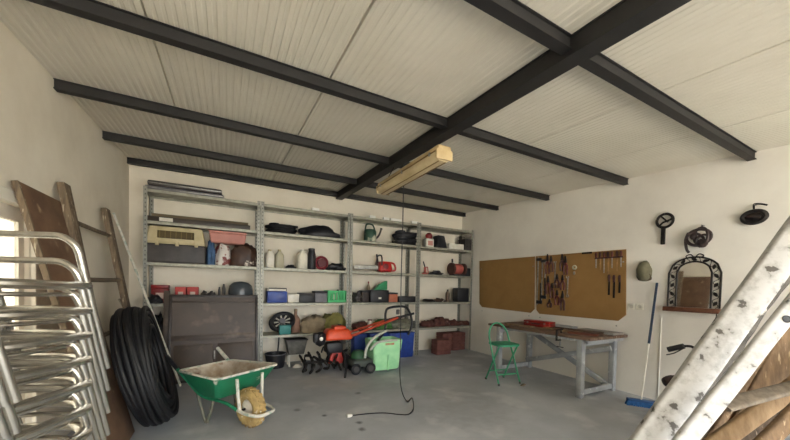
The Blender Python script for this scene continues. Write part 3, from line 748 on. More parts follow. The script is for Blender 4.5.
MB().tube(smooth_path([ax+Vector((.0, -.22, .1)), ax+Vector((0, -.1, .215)), ax+Vector((0, .1, .215)), ax+Vector((0, .22, .1))], 4), .012, 6).build('guard_arm', M_black, t)
for k, dx in enumerate((-.32, -.2, -.08, .06, .19, .31)):
    b = MB(); c = ax+Vector((dx, 0, 0)); b.lathe([(.06, -.012), (.06, .012)], c, 14, frame((0, 1, 0), (0, 0, 1)))
    for j in range(4):
        a = 2*PI*j/4 + k*.5
        e = Vector((0, math.cos(a), math.sin(a))); e2 = Vector((0, math.cos(a+.7), math.sin(a+.7)))
        b.tube(smooth_path([c, c+e*.11, c+e2*.172+Vector((.06 if j % 2 else -.06, 0, 0))], 4), [.024]*8+[.013], 6, flat=.5)
    b.build('tine', M_darkmetal, t)
for dx in (0, .14):
    MB().torus(tl(352, 364)+Vector((dx-.03, -.02, 0)), .075, .03, frame((0, 1, 0), (0, 0, 1)), 20, 8).build('transport_wheel', M_rubber, t)
MB().tube([tl(341, 350), tl(352, 364)], .02, 8).build('wheel_bracket', M_darkmetal, t)
MB().tube([tl(344, 352, .12), tl(346, 368, .3), tl(344.5, 383, .44)], .017, 8).build('depth_skid', M_black, t)
# rear transport wheels
for dx in (0, .14):
    MB().torus(tl(352, 362)+Vector((dx, -.02, -.02)), .075, .03, frame((0, 1, 0), (0, 0, 1)), 20, 8).build('transport_wheel', M_rubber, t)
MB().tube([tl(341, 350), tl(352, 360)], .02, 8).build('wheel_bracket', M_darkmetal, t)
# handlebars run right and up
for dy, (u1, v1) in ((-.1, (411, 313)), (.16, (404, 317.5))):
    MB().tube(smooth_path([tl(338, 338)+Vector((0, dy*.4, 0)), tl(352, 334)+Vector((0, dy, 0)), tl(u1-16, v1+4.2)+Vector((0, dy, 0))], 5), .022, 8).build('handlebar', mat('handlebar orange', '#c04628', .5), t)
    MB().tube([tl(u1-16, v1+4.2)+Vector((0, dy, 0)), tl(u1, v1)+Vector((0, dy, 0))], .021, 8).build('grip', M_black, t)
MB().tube([tl(362, 331)+Vector((0, -.1, 0)), tl(362, 331)+Vector((0, .16, 0))], .012, 8).build('cross_brace', M_black, t)
MB().tube(smooth_path([tl(336, 340, .1), tl(345, 343, .14), tl(356, 336, .12), tl(385, 323, .12)], 6), .006, 5).build('throttle_cable', M_black, t)

# lawn mower with the light green grass box ------------------------------------
pa, pb_ = at(374, 371, z=0), at(397, 370.5, z=0)
GX, GY = (pa.x+pb_.x)/2, (pa.y+pb_.y)/2+.1
t = thing('lawn_mower', 'small lawn mower with a light green grass box and black loop handle', 'lawn mower', (GX, GY, .001))
def gl(u, v, d=0): return at(u, v, y=GY-d) - Vector((GX, GY, .001))
b = MB()
h0, h1 = .03, gl(390, 340, .17).z
wb, wt = .44, .55
rings = []
for z, w, dd in ((h0, wb, .30), (h0+.02, wb+.02, .32), (h1*.55, wt-.05, .37), (h1-.02, wt, .40), (h1, wt-.01, .39), (h1, wt-.05, .34), (h1*.55, wt-.11, .31), (h0+.05, wb-.04, .26)):
    rings.append([Vector((px, py, z)) for px, py in round_rect(w, dd, .05, 4)])
b.ring_loft(rings, caps=True)
gb = b.build('grass_box', M_lgreen, t)
MB().box((.02, -.197, h1-.06), (.16, .006, .035), rot=(R(-3), 0, 0)).build('sticker', mat('box sticker', '#9bb27a', .6, col2='#c96b55', scale=20), gb)
MB().box((0, -.195, h1*.3), (.02, .012, h1*.5), bev=.004).build('rib', M_lgreen, gb)
# mower body: deck, motor, wheels to the left of the box
MB().box((-.40, .05, .16), (.36, .36, .12), bev=.04, seg=3).build('deck', mat('mower grey', '#4a514a', .6), t)
MB().lathe([(.12, 0), (.12, .08), (.08, .13)], (-.42, .08, .21), 18).build('motor', mat('mower green', '#2f5a3a', .5), t)
for (dx, dy) in ((-.30, -.16), (-.54, -.14), (-.30, .26), (-.54, .26)):
    wq = MB().torus((dx, dy, .088), .065, .024, frame((1, 0, 0), (0, 0, 1)), 22, 8).build('wheel', M_rubber, t)
    MB().lathe([(.055, -.015), (.06, .015)], (dx, dy, .088), 14, frame((1, 0, 0), (0, 0, 1))).build('hub', M_dgrey, wq)
M_arm = mat('pale grey tube', '#b9bdb0', .5)
MB().tube(smooth_path([gl(365, 358, .2), gl(367, 347, .2), gl(375, 337, .2), gl(386, 331, .15)], 6), .022, 8).build('carry_arm', M_arm, t)
MB().tube(smooth_path([gl(370, 350, .21), gl(379, 342, .21), gl(397, 340, .19)], 6), .02, 8).build('box_strap', M_arm, t)
MB().tube(smooth_path([(-.30, .15, .2), gl(384, 332, -.1), gl(385.5, 314, -.1), gl(389, 308, -.1), gl(403, 306.5, -.1), gl(409, 311, -.1), gl(412, 324, -.1), gl(408, 335, -.1)], 6), .021, 8).build('push_handle', M_black, t)
MB().box(gl(398, 312, -.09), (.05, .05, .09), bev=.01).build('switch_box', M_dgrey, t)

# ------------------------------------------------------------------ brown panel leaning on the left unit
tl_, tr_ = at(169.5, 297, y=-.50), at(257.5, 293, y=-.50)
bx0, bx1 = tl_.x, tr_.x
ztp = (tl_.z+tr_.z)/2
t = thing('framed_screen', 'large brown framed metal panel leaning against the left shelving unit', 'panel', ((bx0+bx1)/2, -.72, .002))
Wp = bx1-bx0; lean = math.atan2(.185, ztp); Hp = ztp/math.cos(lean)
Mp = Matrix.Rotation(-lean, 3, 'X')
def pl_box(b, x0, x1, z0, z1, y, th, bev=.004):
    b.box(Mp @ Vector(((x0+x1)/2, y, (z0+z1)/2)), (x1-x0, th, z1-z0), rot=Mp, bev=bev)
hw = Wp/2
b = MB(); pl_box(b, -hw+.03, hw-.03, .03, Hp-.03, .012, .012, 0); b.build('sheet', M_brownmetal, t, smooth=0)
b = MB()
for q in ((-hw, hw, Hp-.035, Hp), (-hw, hw, 0.0, .04), (-hw, -hw+.035, .0401, Hp-.0351), (hw-.035, hw, .0401, Hp-.0351)): pl_box(b, *q, 0, .05)
b.build('outer_frame', M_brownframe, t, smooth=30)
b = MB()
pl_box(b, -hw+.035, hw-.035, Hp*.47, Hp*.47+.07, -.005, .03); pl_box(b, -hw+.035, hw-.035, Hp-.12, Hp-.09, -.002, .02)
b.build('mid_rail', M_brownmetal, t, smooth=30)
b = MB()
for x0, x1 in ((-hw+.07, -.03), (.03, hw-.07)):
    pl_box(b, x0, x1, .10, Hp*.42, -.001, .02, .008)
b.build('lower_leaf', M_brownmetal, t, smooth=30)
b = MB(); pl_box(b, -.02, .0, .30, .42, -.02, .02); b.build('handle', M_steel, t)
# a narrower strip behind it, at the left
t = thing('metal_strip', 'narrow brown metal strip showing behind the left edge of the brown panel', 'strip', (bx0-.03, -.64, .002))
M2 = Matrix.Rotation(-math.atan2(.15, ztp+.05), 3, 'X'); Hs = ztp+.06
b = MB(); b.box(M2 @ Vector((0, 0, Hs/2)), (.07, .025, Hs), rot=M2, bev=.004); b.build('strip', M_brownmetal, t)

# ------------------------------------------------------------------ wheelbarrow
ang = R(-57)
t = thing('wheelbarrow', 'green wheelbarrow caked with dried mortar in the middle of the floor', 'wheelbarrow', (.215, -2.56, .001), ang)
# local +x forward, wheel contact at origin
def tray_ring(x0, x1, w0, w1, z0, z1, r=.06, n=4):
    # x0 rear, x1 front; widths and heights at rear/front
    pts = []
    cs = [(x1-r, w1/2-r, 0), (x0+r, w0/2-r, PI/2), (x0+r, -w0/2+r, PI), (x1-r, -w1/2+r, 3*PI/2)]
    for cx, cyy, a in cs:
        for k in range(n+1):
            x = cx+r*math.cos(a+PI/2*k/n); y = cyy+r*math.sin(a+PI/2*k/n); f = (x-x0)/(x1-x0)
            pts.append(Vector((x, y, z0+(z1-z0)*f)))
    return pts
rim = tray_ring(-.72, .02, .58, .68, .505, .545)
bot = tray_ring(-.48, -.16, .42, .44, .285, .30, .05)
mid = [a.lerp(c, .5)+Vector((0, 0, -.02)) for a, c in zip(rim, bot)]
MB().ring_loft([rim, mid, bot]).build('tray', M_barrow, t)
ins = lambda ring, s, dz: [Vector(((p.x+.38)*s-.38, p.y*s, p.z+dz)) for p in ring]
inner = MB().ring_loft([ins(rim, .985, .002), ins(mid, .975, .01), ins(bot, .95, .02)], caps=False)
f_ = [inner.bm.verts.new(p) for p in ins(bot, .95, .02)]; inner.bm.faces.new(f_)
# remove the tray's own top cap by sinking a mortar crust over it: build tray without a lid instead
inner.build('mortar_lining', M_mortar, t)
tray = [o for o in t.children if o.name.startswith('tray')][0]
bmt = bmesh.new(); bmt.from_mesh(tray.data)
big = max(bmt.faces, key=lambda f: f.calc_center_median().z if len(f.verts) > 6 else -1)
bmesh.ops.delete(bmt, geom=[big], context='FACES_ONLY'); bmt.to_mesh(tray.data); bmt.free()
MB().tube(rim, .012, 8, closed=True).build('rim', M_crust, t)
for s in (-1, 1):
    fr = MB().tube(smooth_path([(.0, s*.13, .20), (-.16, s*.16, .255), (-.46, s*.19, .268), (-.64, s*.24, .41), (-.76, s*.27, .51)], 5), .016, 8).build('side_rail', M_barrow, t)
    MB().tube([(-.76, s*.27, .51), (-.96, s*.275, .62)], .021, 10).build('grip', M_crust if s > 0 else M_black, t)
    MB().tube(smooth_path([(-.30, s*.17, .262), (-.40, s*.17, .02), (-.44, s*.17, .012), (-.55, s*.2, .33)], 5), .014, 8).build('leg', mat('dirty leg', '#7b7464', .7, col2='#4f5a4c', scale=12), t)
    MB().tube(smooth_path([(.01, s*.14, .5), (.02, s*.13, .3), (.03, s*.12, .2)], 4), .015, 8).build('front_strut', M_crust, t)
MB().tube(smooth_path([(-.02, .12, .2), (.12, .13, .19), (.24, .09, .18), (.265, 0, .18), (.24, -.09, .18), (.12, -.13, .19), (-.02, -.12, .2)], 5), .016, 8).build('wheel_guard', M_crust, t)
wh = MB().torus((0.02, 0, .192),   .128, .060, frame((1, 0, 0), (0, 0, 1)), 36, 12, sy=1.0).build('wheel', M_tyre, t)
MB().lathe([(.03, -.06), (.09, -.03), (.10, 0), (.09, .03), (.03, .06)], (0.02, 0, .192), 22, frame((1, 0, 0), (0, 0, 1))).build('hub', M_mortar, wh)
MB().cyl((0.02, -.13, .192), (0.02, .13, .192), .012, n=10).build('axle', M_darkmetal, wh)
b = MB()
for k in range(22):
    a = 2*PI*k/22; c = Vector((.02+.186*math.cos(a), 0, .192+.186*math.sin(a)))
    b.box(c, (.012, .065, .024), rot=Euler((0, -a, 0)).to_matrix())
b.build('tread', M_tyre, wh)

# ------------------------------------------------------------------ left side: hose coil, poles, ladder, boards, chairs
p = at(147, 424, z=0)
ax_ = Vector((math.cos(R(3)), math.sin(R(3)), .24)).normalized()    # coil axis
zz = Vector((0, 0, 1)); ya = (zz - ax_*zz.dot(ax_)).normalized(); xa = ya.cross(ax_)
Mc = Matrix((xa, ya, ax_)).transposed()
ro = .615
b = MB(); rnd = random.Random(5)
ctr = Vector((0, 0, ro*ya.z))
for ring in range(7):
    for lay in range(6):
        off = ax_*(-.10+.033*ring + rnd.uniform(-.006, .006)); rr = ro-.025-lay*.045-abs(ring-3)*.012*(lay == 0)-rnd.uniform(0, .012)
        tilt = Matrix.Rotation(rnd.uniform(-.03, .03), 3, 'X')
        pts = []
        ph = rnd.uniform(0, 6)
        for k in range(40):
            a = 2*PI*k/40
            q = Vector(((rr+.008*math.sin(3*a+ph))*math.cos(a), (rr+.008*math.sin(2*a+ph))*math.sin(a), .01*math.sin(2*a+ph)))
            pts.append(ctr + off + Mc @ (tilt @ q))
        b.tube(pts, .021, 8, closed=True)
cl = b.build('pipe_coil', M_rubber, None, (p.x, p.y, 0))
zmin = min(v.co.z for v in cl.data.vertices); cl.location.z = -zmin+.002
tag(cl, 'big upright coil of black irrigation pipe leaning by the ladder', 'pipe coil')
for k, (ub, vb, ut, vt, m, lab) in enumerate(((181, 387, 113.5, 213, M_crust, 'long pale pole leaning in the back left corner over the pipe coil'), (176, 388, 121, 300, M_alu, 'short silver pole leaning beside the long pale pole'))):
    q0 = at(ub, vb, z=0); q1 = at(ut, vt, x=XL+.03) if k == 0 else None
    if k: 
        # same wall direction, shorter
        q1 = q0.lerp(at(113, 290, x=XL+.1), .92)
    d = (q1-q0)
    o = MB().tube([q0+d.normalized()*.012, q1], .014 if k == 0 else .012, 8).build('pole', m, None)
    tag(o, lab, 'pole', 'poles in the back left corner')
# wooden ladder leaning on the left wall
def rail_pts(u, v, xb, yb): return at(u, v, x=XL+.04), Vector((xb, yb, 0))
t = thing('wooden_ladder', 'old weathered wooden ladder leaning against the left wall', 'ladder', (XL+.35, -1.7, 0))
O = Vector((XL+.35, -1.7, 0))
ra_t = at(63, 184, x=XL+.05); rb_t = at(105, 209, x=XL+.05)
zt = (ra_t.z+rb_t.z)/2; xo = XL+.42
ra_b, rb_b = Vector((xo, ra_t.y-.03, .0)), Vector((xo, rb_t.y+.03, .0))
for a, c in ((ra_b, ra_t), (rb_b, rb_t)):
    d = (c-a); Mr = frame((0, 1, 0), d.cross(Vector((0, 1, 0)))*-1)
    zax = d.normalized(); xax = Vector((0, 1, 0)); yax = zax.cross(xax); Mr = Matrix((xax, yax, zax)).transposed()
    MB().box((a+c)/2-O+Vector((0, 0, .018)), (.13, .05, d.length-.03), rot=Mr, bev=.006).build('rail', M_oldwood, t)
for f in (.18, .41, .64, .865):
    a, c = ra_b.lerp(ra_t, f), rb_b.lerp(rb_t, f)
    MB().tube([a-O, (a+c)/2-O+Vector((0, 0, -.004)), c-O], .021, 8).build('rung', M_oldwood, t)
# brown plywood sheet leaning beside it
tl1, tr1 = at(20, 183.5, x=XL+.05), at(64, 205, x=XL+.05)
t = thing('plywood_sheet', 'worn brown plywood sheet leaning against the left wall beside the glazed door', 'board', (XL+.3, (tl1.y+tr1.y)/2, 0))
a = Vector((XL+.50, (tl1.y+tr1.y)/2, 0)); c = Vector((XL+.02, (tl1.y+tr1.y)/2, tl1.z)); d = c-a
zax = d.normalized(); xax = Vector((0, 1, 0)); yax = zax.cross(xax)
b = MB(); b.box((a+c)/2-Vector(t.location)+Vector((.012, 0, .012)), (tr1.y-tl1.y, .03, d.length), rot=Matrix((xax, yax, zax)).transposed(), bev=.004); b.build('sheet', M_board, t)
b = MB(); b.box((a+c)/2-Vector(t.location)+Vector((.012, -(tr1.y-tl1.y)/2-.012, .012)), (.024, .034, d.length), rot=Matrix((xax, yax, zax)).transposed(), bev=.003); b.build('edge_batten', M_oldwood, t)
# two boards on the floor in front of it, lower left
t = None

# stacked aluminium chairs -------------------------------------------------
cp = at(75, 236, d=1.6)               # top right corner of the uppermost back frame
CW, NCH = .44, 7
STEP = .128
TH = R(-23)
ca, sa = math.cos(TH), math.sin(TH)
def chair_parts(t):
    hx = CW/2; H = .72; r = .0165
    def loop_u(y0, z0, y1, z1, rr=.09, xs=1.0):
        # inverted U in a leaning plane from foot (y0,z0) to crown (y1,z1)
        P = []; L_ = math.hypot(y1-y0, z1-z0); q = lambda s: (y0+(y1-y0)*s/L_, z0+(z1-z0)*s/L_)
        for s in (0, .25, .5, .75): P.append((-hx*xs, *q(s*(L_-rr))))
        for k in range(7):
            a = PI/2*k/6; P.append(((-hx+rr-rr*math.cos(a))*xs, *q(L_-rr+rr*math.sin(a))))
        return P + [(-x, y, z) for x, y, z in reversed(P)]
    MB().tube(loop_u(.30, 0, .10, H), r, 10, caps=True).build('back_frame', M_alu, t)
    # flat tube loop carrying seat and arms
    for nm, z, y0, y1, w_, rr_ in (('seat_loop', .475, -.36, .235, CW+.07, .034), ('inner_loop', .43, -.33, .20, CW-.02, .018)):
        pts = [(px, py+(y0+y1)/2, z-.02*(py/(y1-y0))) for px, py in round_rect(w_, y1-y0, .19, 8)]
        MB().tube(pts, rr_, 10, closed=True, flat=.6, upv=(0, 0, 1)).build(nm, M_alu, t)
    for s in (-1, 1):
        for k in (0, 1):
            lg = MB().tube([(s*(hx+.03), -.375+.04*k, .47), (s*(hx+.055), -.27+.04*k, .0)], .0185, 10).build('front_leg', M_alu, t)
            MB().cyl((s*(hx+.055), -.27+.04*k, -.002), (s*(hx+.055), -.27+.04*k, .008), .012, n=10).build('foot_plug', M_black, lg)
    for s in (-1, 1): MB().box((s*(hx-.012), .29, .02), (.006, .01, .01)).build('bolt', M_darkmetal, t)
ordn = ['uppermost', 'second', 'third', 'fourth', 'fifth', 'sixth', 'lowest']
base = Vector((cp.x, cp.y, 0)) - Vector((ca*CW/2 - sa*.10, sa*CW/2 + ca*.10, 0))
proto = None
for k in range(NCH):
    lab = ('aluminium tube chair, %s of the stack at the left foreground' if k in (0, NCH-1) else 'aluminium tube chair, %s from the top of the stack at the left foreground') % ordn[k]
    z = cp.z-.72-STEP*k
    loc = base + Vector((0, 0, z))
    if proto is None:
        proto = thing('stacking_chair', lab, 'chair', loc, TH, 'stacked aluminium chairs'); chair_parts(proto); o = proto
    else:
        o = clone(proto); o.location = loc; o['label'] = lab
last_z = cp.z-.72-STEP*(NCH-1)

# ------------------------------------------------------------------ right wall: boards, tools, mirror, fittings
def wp(u, v, off=0): return at(u, v, x=XR-off)
def board(pts, label, holes=()):
    # pts pixel corners -> wall plane (y, z)
    P = [wp(u, v) for u, v in pts]; yc = sum(p.y for p in P)/len(P); zc = sum(p.z for p in P)/len(P)
    poly = [(p.y-yc, p.z-zc) for p in P]
    t = thing('tool_board', label, 'board', (XR-.0095, yc, zc), 0, 'brown hardboard tool boards')
    MB().prism(poly, .018, frame((0, 1, 0), (0, 0, 1)), bev=.002).build('board_sheet', M_peg, t, smooth=0)
    for (fy, fz) in ((-.46, .46), (.46, .46), (-.42, -.42), (.42, -.42)):
        ys = [q[0] for q in poly]; zs = [q[1] for q in poly]
        MB().lathe([(.012, 0), (.008, .004)], (-.009, fy*(max(ys)-min(ys)), fz*(max(zs)-min(zs))), 10, frame((0, 1, 0), (0, 0, -1))).build('screw', M_steel, t)
    return t
board([(480, 261), (480, 303.5), (482.5, 307), (531, 312.8), (534.8, 309), (535.2, 256.5)], 'left brown hardboard tool board, empty, on the right wall')
board([(536.5, 256.3), (537, 310), (540, 313.8), (618.5, 320.8), (626.3, 315), (626.6, 249.3)], 'right brown hardboard tool board hung with tools on the right wall')

BO = .024      # tool plane, just off the board
def hang(name, label, cat, u, v, group=None): 
    p = wp(u, v, BO); return thing(name, label, cat, p, 0, group)
def pv(t, u, v, off=0): return wp(u, v, BO+off) - Vector(t.location)
def clamp_tool(u, v0, v1, w, label):
    t = hang('bar_clamp', label, 'clamp', u, v0, 'bar clamps on the tool board')
    MB().box((pv(t, u, v0)+pv(t, u, v1))/2, (.012, .022, (pv(t, u, v0)-pv(t, u, v1)).length)).build('bar', M_steel, t)
    MB().box(pv(t, u+w/2, v0+2), (.03, .10, .05), bev=.008).build('fixed_jaw', M_black, t)
    MB().box(pv(t, u+w/2, v1-3), (.035, .11, .06), bev=.008).build('sliding_jaw', M_black, t)
    MB().cyl(pv(t, u+w, v1-3), pv(t, u+w, v1-22), .014, n=8).build('screw_handle', M_darkmetal, t)
clamp_tool(537.6, 257.5, 305, 3, 'long bar clamp at the left edge of the right tool board')
clamp_tool(542, 259, 300, 3, 'second bar clamp from the left edge of the right tool board')
def pliers(u0, v0, v1, label, hm, group='red-handled hand tools on the tool board', spread=2.2):
    t = hang('pliers', label, 'pliers', u0, v0, group)
    vm = v0+(v1-v0)*.36
    b = MB(); b.tube([pv(t, u0, v0), pv(t, u0, v0+(vm-v0)*.7), pv(t, u0, vm)], [.012, .026, .028], 8, flat=.6); b.build('jaws', M_darkmetal, t)
    for s in (-1, 1):
        MB().tube(smooth_path([pv(t, u0, vm), pv(t, u0+s*spread*.8, vm+(v1-vm)*.35), pv(t, u0+s*spread*.6, v1)], 4), .0165, 7).build('handle', hm, t)
M_hred = mat('dull red handle', '#60251c', .5, col2='#451913', scale=15)
M_hdark = mat('dark maroon handle', '#4d241c', .55, col2='#371a15', scale=15)
for i, (u, v0, v1, hm, lab) in enumerate([
    (547.5, 254, 274, M_hred, 'red-handled pliers at the top left of the right tool board, beside the clamps'),
    (551, 256, 272, M_hdark, 'dark pliers right of the topmost red-handled pliers'),
    (548, 276, 294, M_hred, 'red-handled pliers below the top pair beside the clamps'),
    (552, 283, 298, M_hdark, 'dark pliers low beside the bar clamps'),
    (549.5, 299, 307.5, M_hdark, 'shortest dark pliers at the bottom left of the tool group'),
    (562, 254, 271, M_hdark, 'dark pliers at the top of the second column of tools'),
    (565.5, 256, 275, M_hred, 'red-handled pliers at the top of the second column of tools'),
    (557, 274, 288, M_hdark, 'dark pliers in the middle of the second column, left one'),
    (562.5, 275, 290, M_hred, 'red-handled pliers in the middle of the second column'),
    (557, 290, 305, M_hred, 'red-handled pliers at the bottom of the second column, left one'),
    (562.5, 291, 310.5, M_hdark, 'long dark pliers at the bottom of the second column')]):
    pliers(u, v0, v1, lab, hm)
for i, (u, v0, v1, lab) in enumerate([(545, 262, 290, 'long steel spanner hanging beside the bar clamps'), (555, 262, 284, 'steel spanner between the two columns of pliers'), (567.5, 277, 296, 'short steel spanner right of the second column of pliers')]):
    t = hang('spanner', lab, 'spanner', u, v0, 'steel spanners on the tool board')
    MB().box((pv(t, u, v0)+pv(t, u, v1))/2, (.01, .02, (pv(t, u, v0)-pv(t, u, v1)).length*.9), bev=.003).build('shank', M_steel, t)
    MB().torus(pv(t, u, v1), .018, .007, frame((0, 1, 0), (0, 0, 1)), 14, 6).build('ring_end', M_steel, t)
    MB().torus(pv(t, u, v0), .02, .008, frame((0, 1, 0), (0, 0, 1)), 10, 6, a0=R(140), a1=R(400)).build('open_end', M_steel, t)
t = hang('tape_roll', 'small pale roll hanging alone in the middle of the right tool board', 'tape', 574, 268)
MB().torus(pv(t, 574.5, 267.5, .01), .028, .012, frame((0, 1, 0), (0, 0, 1)), 18, 8).build('ring', M_glassjar, t); MB().box(pv(t, 574.3, 273), (.02, .03, .05), bev=.006).build('tab', M_steel, t)
t = hang('steel_rule', 'dark steel rule fixed level along the top of the right tool board', 'rule', 582, 253)
MB().box((pv(t, 582, 253.3)+pv(t, 592, 252.6))/2, (.008, (pv(t, 582, 253)-pv(t, 592, 252.6)).length, .028)).build('blade', M_darkmetal, t)
t = hang('tool_rack', 'dark narrow rack holding a row of screwdrivers on the right tool board', 'rack', 596, 256)
q0, q1 = pv(t, 595, 258.5), pv(t, 623, 256.5)
MB().box((q0+q1)/2, (.03, (q0-q1).length, .02), rot=(R(0), 0, 0), bev=.003).build('bar', M_hdark, t)
ord7 = ['first', 'second', 'third', 'fourth', 'fifth', 'sixth', 'seventh']
for i, u in enumerate((596, 600, 604, 608, 612, 617, 621)):
    v0 = 252.5-.14*(u-596)*.5; v1 = (268, 270, 273, 275, 268, 271, 267)[i]
    t = hang('screwdriver', 'red-handled screwdriver, %s from the left in the rack on the tool board' % ord7[i], 'screwdriver', u, v0, 'screwdrivers in the rack')
    MB().tube([pv(t, u, v0), pv(t, u, v0+1.2), pv(t, u, v0+6.4)], [.010, .017, .014], 8).build('handle', M_hred if i % 2 == 0 else M_hdark, t)
    MB().tube([pv(t, u, v0+6), pv(t, u, v1)], [.0075, .006], 6).build('shank', M_ybrown if i in (1, 3, 5) else M_steel, t)
for i, (u, v0, v1, lab) in enumerate(((609, 274.5, 295, 'left of three dark files hanging under the screwdrivers'), (614, 275, 298, 'middle and longest of three dark files under the screwdrivers'), (619.5, 275, 293, 'right of three dark files hanging under the screwdrivers'))):
    t = hang('file', lab, 'file', u, v0, 'dark files on the tool board')
    MB().tube([pv(t, u, v0), pv(t, u, v0+2), pv(t, u, v0+7)], [.012, .02, .016], 8).build('handle', M_hdark, t)
    MB().box((pv(t, u, v0+6)+pv(t, u, v1))/2, (.008, .026, (pv(t, u, v0+6)-pv(t, u, v1)).length), bev=.002).build('blade', M_darkmetal, t)

# wall sockets
for u, lab in ((632, 'left of two white wall sockets beside the tool board'), (640, 'right of two white wall sockets beside the tool board')):
    p = wp(u, 306.5)
    t = thing('wall_socket', lab, 'socket', (XR-.001, p.y, p.z), 0, 'white wall sockets')
    MB().box((-.008, 0, 0), (.016, .085, .085), bev=.005).build('plate', M_white, t)
    MB().lathe([(.026, 0), (.024, .004), (.022, -.003)], (-.017, 0, 0), 16, frame((0, 1, 0), (0, 0, -1))).build('insert', mat('socket insert', '#c9c4b6', .5), t)
# thin conduit
p0, p1 = wp(661.5, 318), wp(661, 389)
o = MB().cyl((XR-.006, p0.y, p0.z), (XR-.006, p0.y, .03), .006, n=8).build('conduit', M_wallR, None)
tag(o, 'thin painted conduit running down the wall right of the broom', 'conduit')

# round hand-crank thing with a stem
def wl(t, u, v, off=0): return at(u, v, x=XR-off) - Vector(t.location)
FW_ = frame((0, -1, 0), (0, 0, 1))      # local x to image right (-y), local y up, normal -x (into the room)
p = wp(666, 221)
t = thing('ring_tool', 'dark iron ring with a crossbar and short handle hanging on the right wall', 'tool', (XR-.03, p.y, p.z))
MB().torus((0, 0, 0), .085, .016, FW_, 28, 8, sy=1.0).build('ring', M_darkmetal, t)
MB().tube([(0, .05, .07), (0, -.03, -.02), (0, -.07, .02)], .010, 8).build('crossbar', M_darkmetal, t)
MB().tube([(0, 0.06, -.06), (0, .02, -.02), (0, -.075, .01)], .012, 8).build('band', M_darkmetal, t)
MB().box((0, .012, -.19), (.03, .045, .22), bev=.008).build('handle', M_darkmetal, t)
MB().cyl((.03, 0, .085), (-.015, 0, .085), .006, n=8).build('nail', M_steel, t)
p = wp(701.5, 238)
t = thing('strap_bundle', 'bundle of dark leather straps hanging from the right wall above the mirror', 'straps', (XR-.06, p.y, p.z))
rnd = random.Random(4)
M_strap = mat('dark strap leather', '#33221e', .5, col2='#22181a', scale=9)
for rr, dy, dz, a, tx, sq, th in ((.11, 0, .0, .3, .2, .82, .017), (.10, -.02, .01, 1.6, -.25, .7, .015), (.085, .03, -.02, 2.4, .3, .75, .014), (.06, -.035, -.03, .9, .1, .8, .013)):
    MB().torus((-.02, dy, dz), rr, th, FW_ @ Matrix.Rotation(a, 3, 'Z') @ Matrix.Rotation(tx, 3, 'X'), 26, 7, sy=sq).build('strap', M_strap, t)
MB().lump((-.01, -.03, -.12), (.07, .10, .10), .3, 3, 7, -.9).build('pouch', M_strap, t)
MB().lump((-.01, .05, -.02), (.06, .07, .11), .3, 3, 11, -.9).build('buckle_pad', M_strap, t)
MB().tube(smooth_path([(0, .10, .07), (0, .125, -.02), (0, .11, -.13), (.01, .09, -.17)], 5), .015, 7).build('loose_end', M_strap, t)
MB().cyl((.06, -.02, .14), (-.02, -.02, .14), .006, n=8).build('nail', M_steel, t)
MB().tube([(.0, -.02, .14), (0, -.02, .08)], .008, 6).build('hanger', M_strap, t)
p = wp(755.5, 217.5)
t = thing('iron_trap', 'round dark iron disc with a bent hook hanging at the far right of the wall', 'iron tool', (XR-.045, p.y, p.z))
MB().torus((0, 0, 0), .085, .022, FW_, 30, 8, sy=.72).build('rim', M_darkmetal, t)
MB().lathe([(.08, -.012), (.075, .0), (.03, .012), (.01, .02)], (0, 0, 0), 24, FW_, sy=.72).build('disc', M_darkmetal, t)
MB().tube([(-.02, .05, .01), (-.03, 0, .0), (-.02, -.05, -.01)], .010, 6).build('crossbar', M_strap, t)
MB().tube(smooth_path([(0, 0, .05), (0, .005, .12), (0, -.005, .135), (0, -.05, .125), (0, -.09, .105)], 5), .009, 7).build('hook', M_darkmetal, t)
MB().cyl((.045, 0.0, .128), (-.01, 0.0, .128), .006, n=8).build('nail', M_steel, t)
# cap
p = wp(645, 271)
t = thing('cap', 'olive green cap hanging on the right wall above the broom', 'cap', (XR-.005, p.y, p.z))
b = MB(); b.lump((0, 0, 0), (.19, .27, .11), .12, 2, 3, -.1, nu=28)
b2 = b.bm
for v in b2.verts: v.co = Vector((-v.co.z, v.co.x*.9, v.co.y))
b.build('crown', M_hat, t)
b = MB(); b.lathe([(.05, 0), (.085, .012), (.088, .016), (.05, .01)], (-.03, .0, -.09), 22, frame((0, 1, 0), (-.5, 0, .8))); b.build('peak', mat('cap peak', '#4c3f2c', .8), t)
MB().cyl((0, 0, .12), (-.03, 0, .13), .006, n=8).build('peg', M_darkmetal, t)

# mirror with wrought iron frame -----------------------------------------------
pm0, pm1 = wp(666.5, 311), wp(722.5, 312)
YM = (pm0.y+pm1.y)/2; WM = abs(pm1.y-pm0.y); ZB = (wp(667, 311).z+wp(722, 314).z)/2
ZT = wp(695, 256).z
t = thing('wall_mirror', 'arched mirror in a wrought iron leaf frame with a wooden ledge', 'mirror', (XR-.024, YM, ZB))
t.rotation_euler = (0, R(1), R(1.6))
HT_ = ZT-ZB; hw = WM/2-.02
def arch(w, zs, rise, n=14):
    pts = [(-w, .06), (-w, zs)]
    for k in range(1, n): 
        f = -1+2*k/n; pts.append((w*f, zs+rise*math.sqrt(max(0, 1-f*f))**1.0))
    return pts + [(w, zs), (w, .06)]
zs = HT_*.70
outer = arch(hw, zs, HT_*.28); inner = arch(hw-.078, zs-.0, HT_*.2)
for nm, A, r in (('outer_rail', outer, .010), ('inner_rail', inner, .010)):
    MB().tube([(0, -y, z) for y, z in A], r, 7, upv=(1, 0, 0)).build(nm, M_darkmetal, t)
b = MB(); b.prism([(y, z) for y, z in inner], .008, frame((0, -1, 0), (0, 0, 1)), (.004, 0, 0))
mm = bpy.data.materials.new('mirror glass'); mm.use_nodes = True
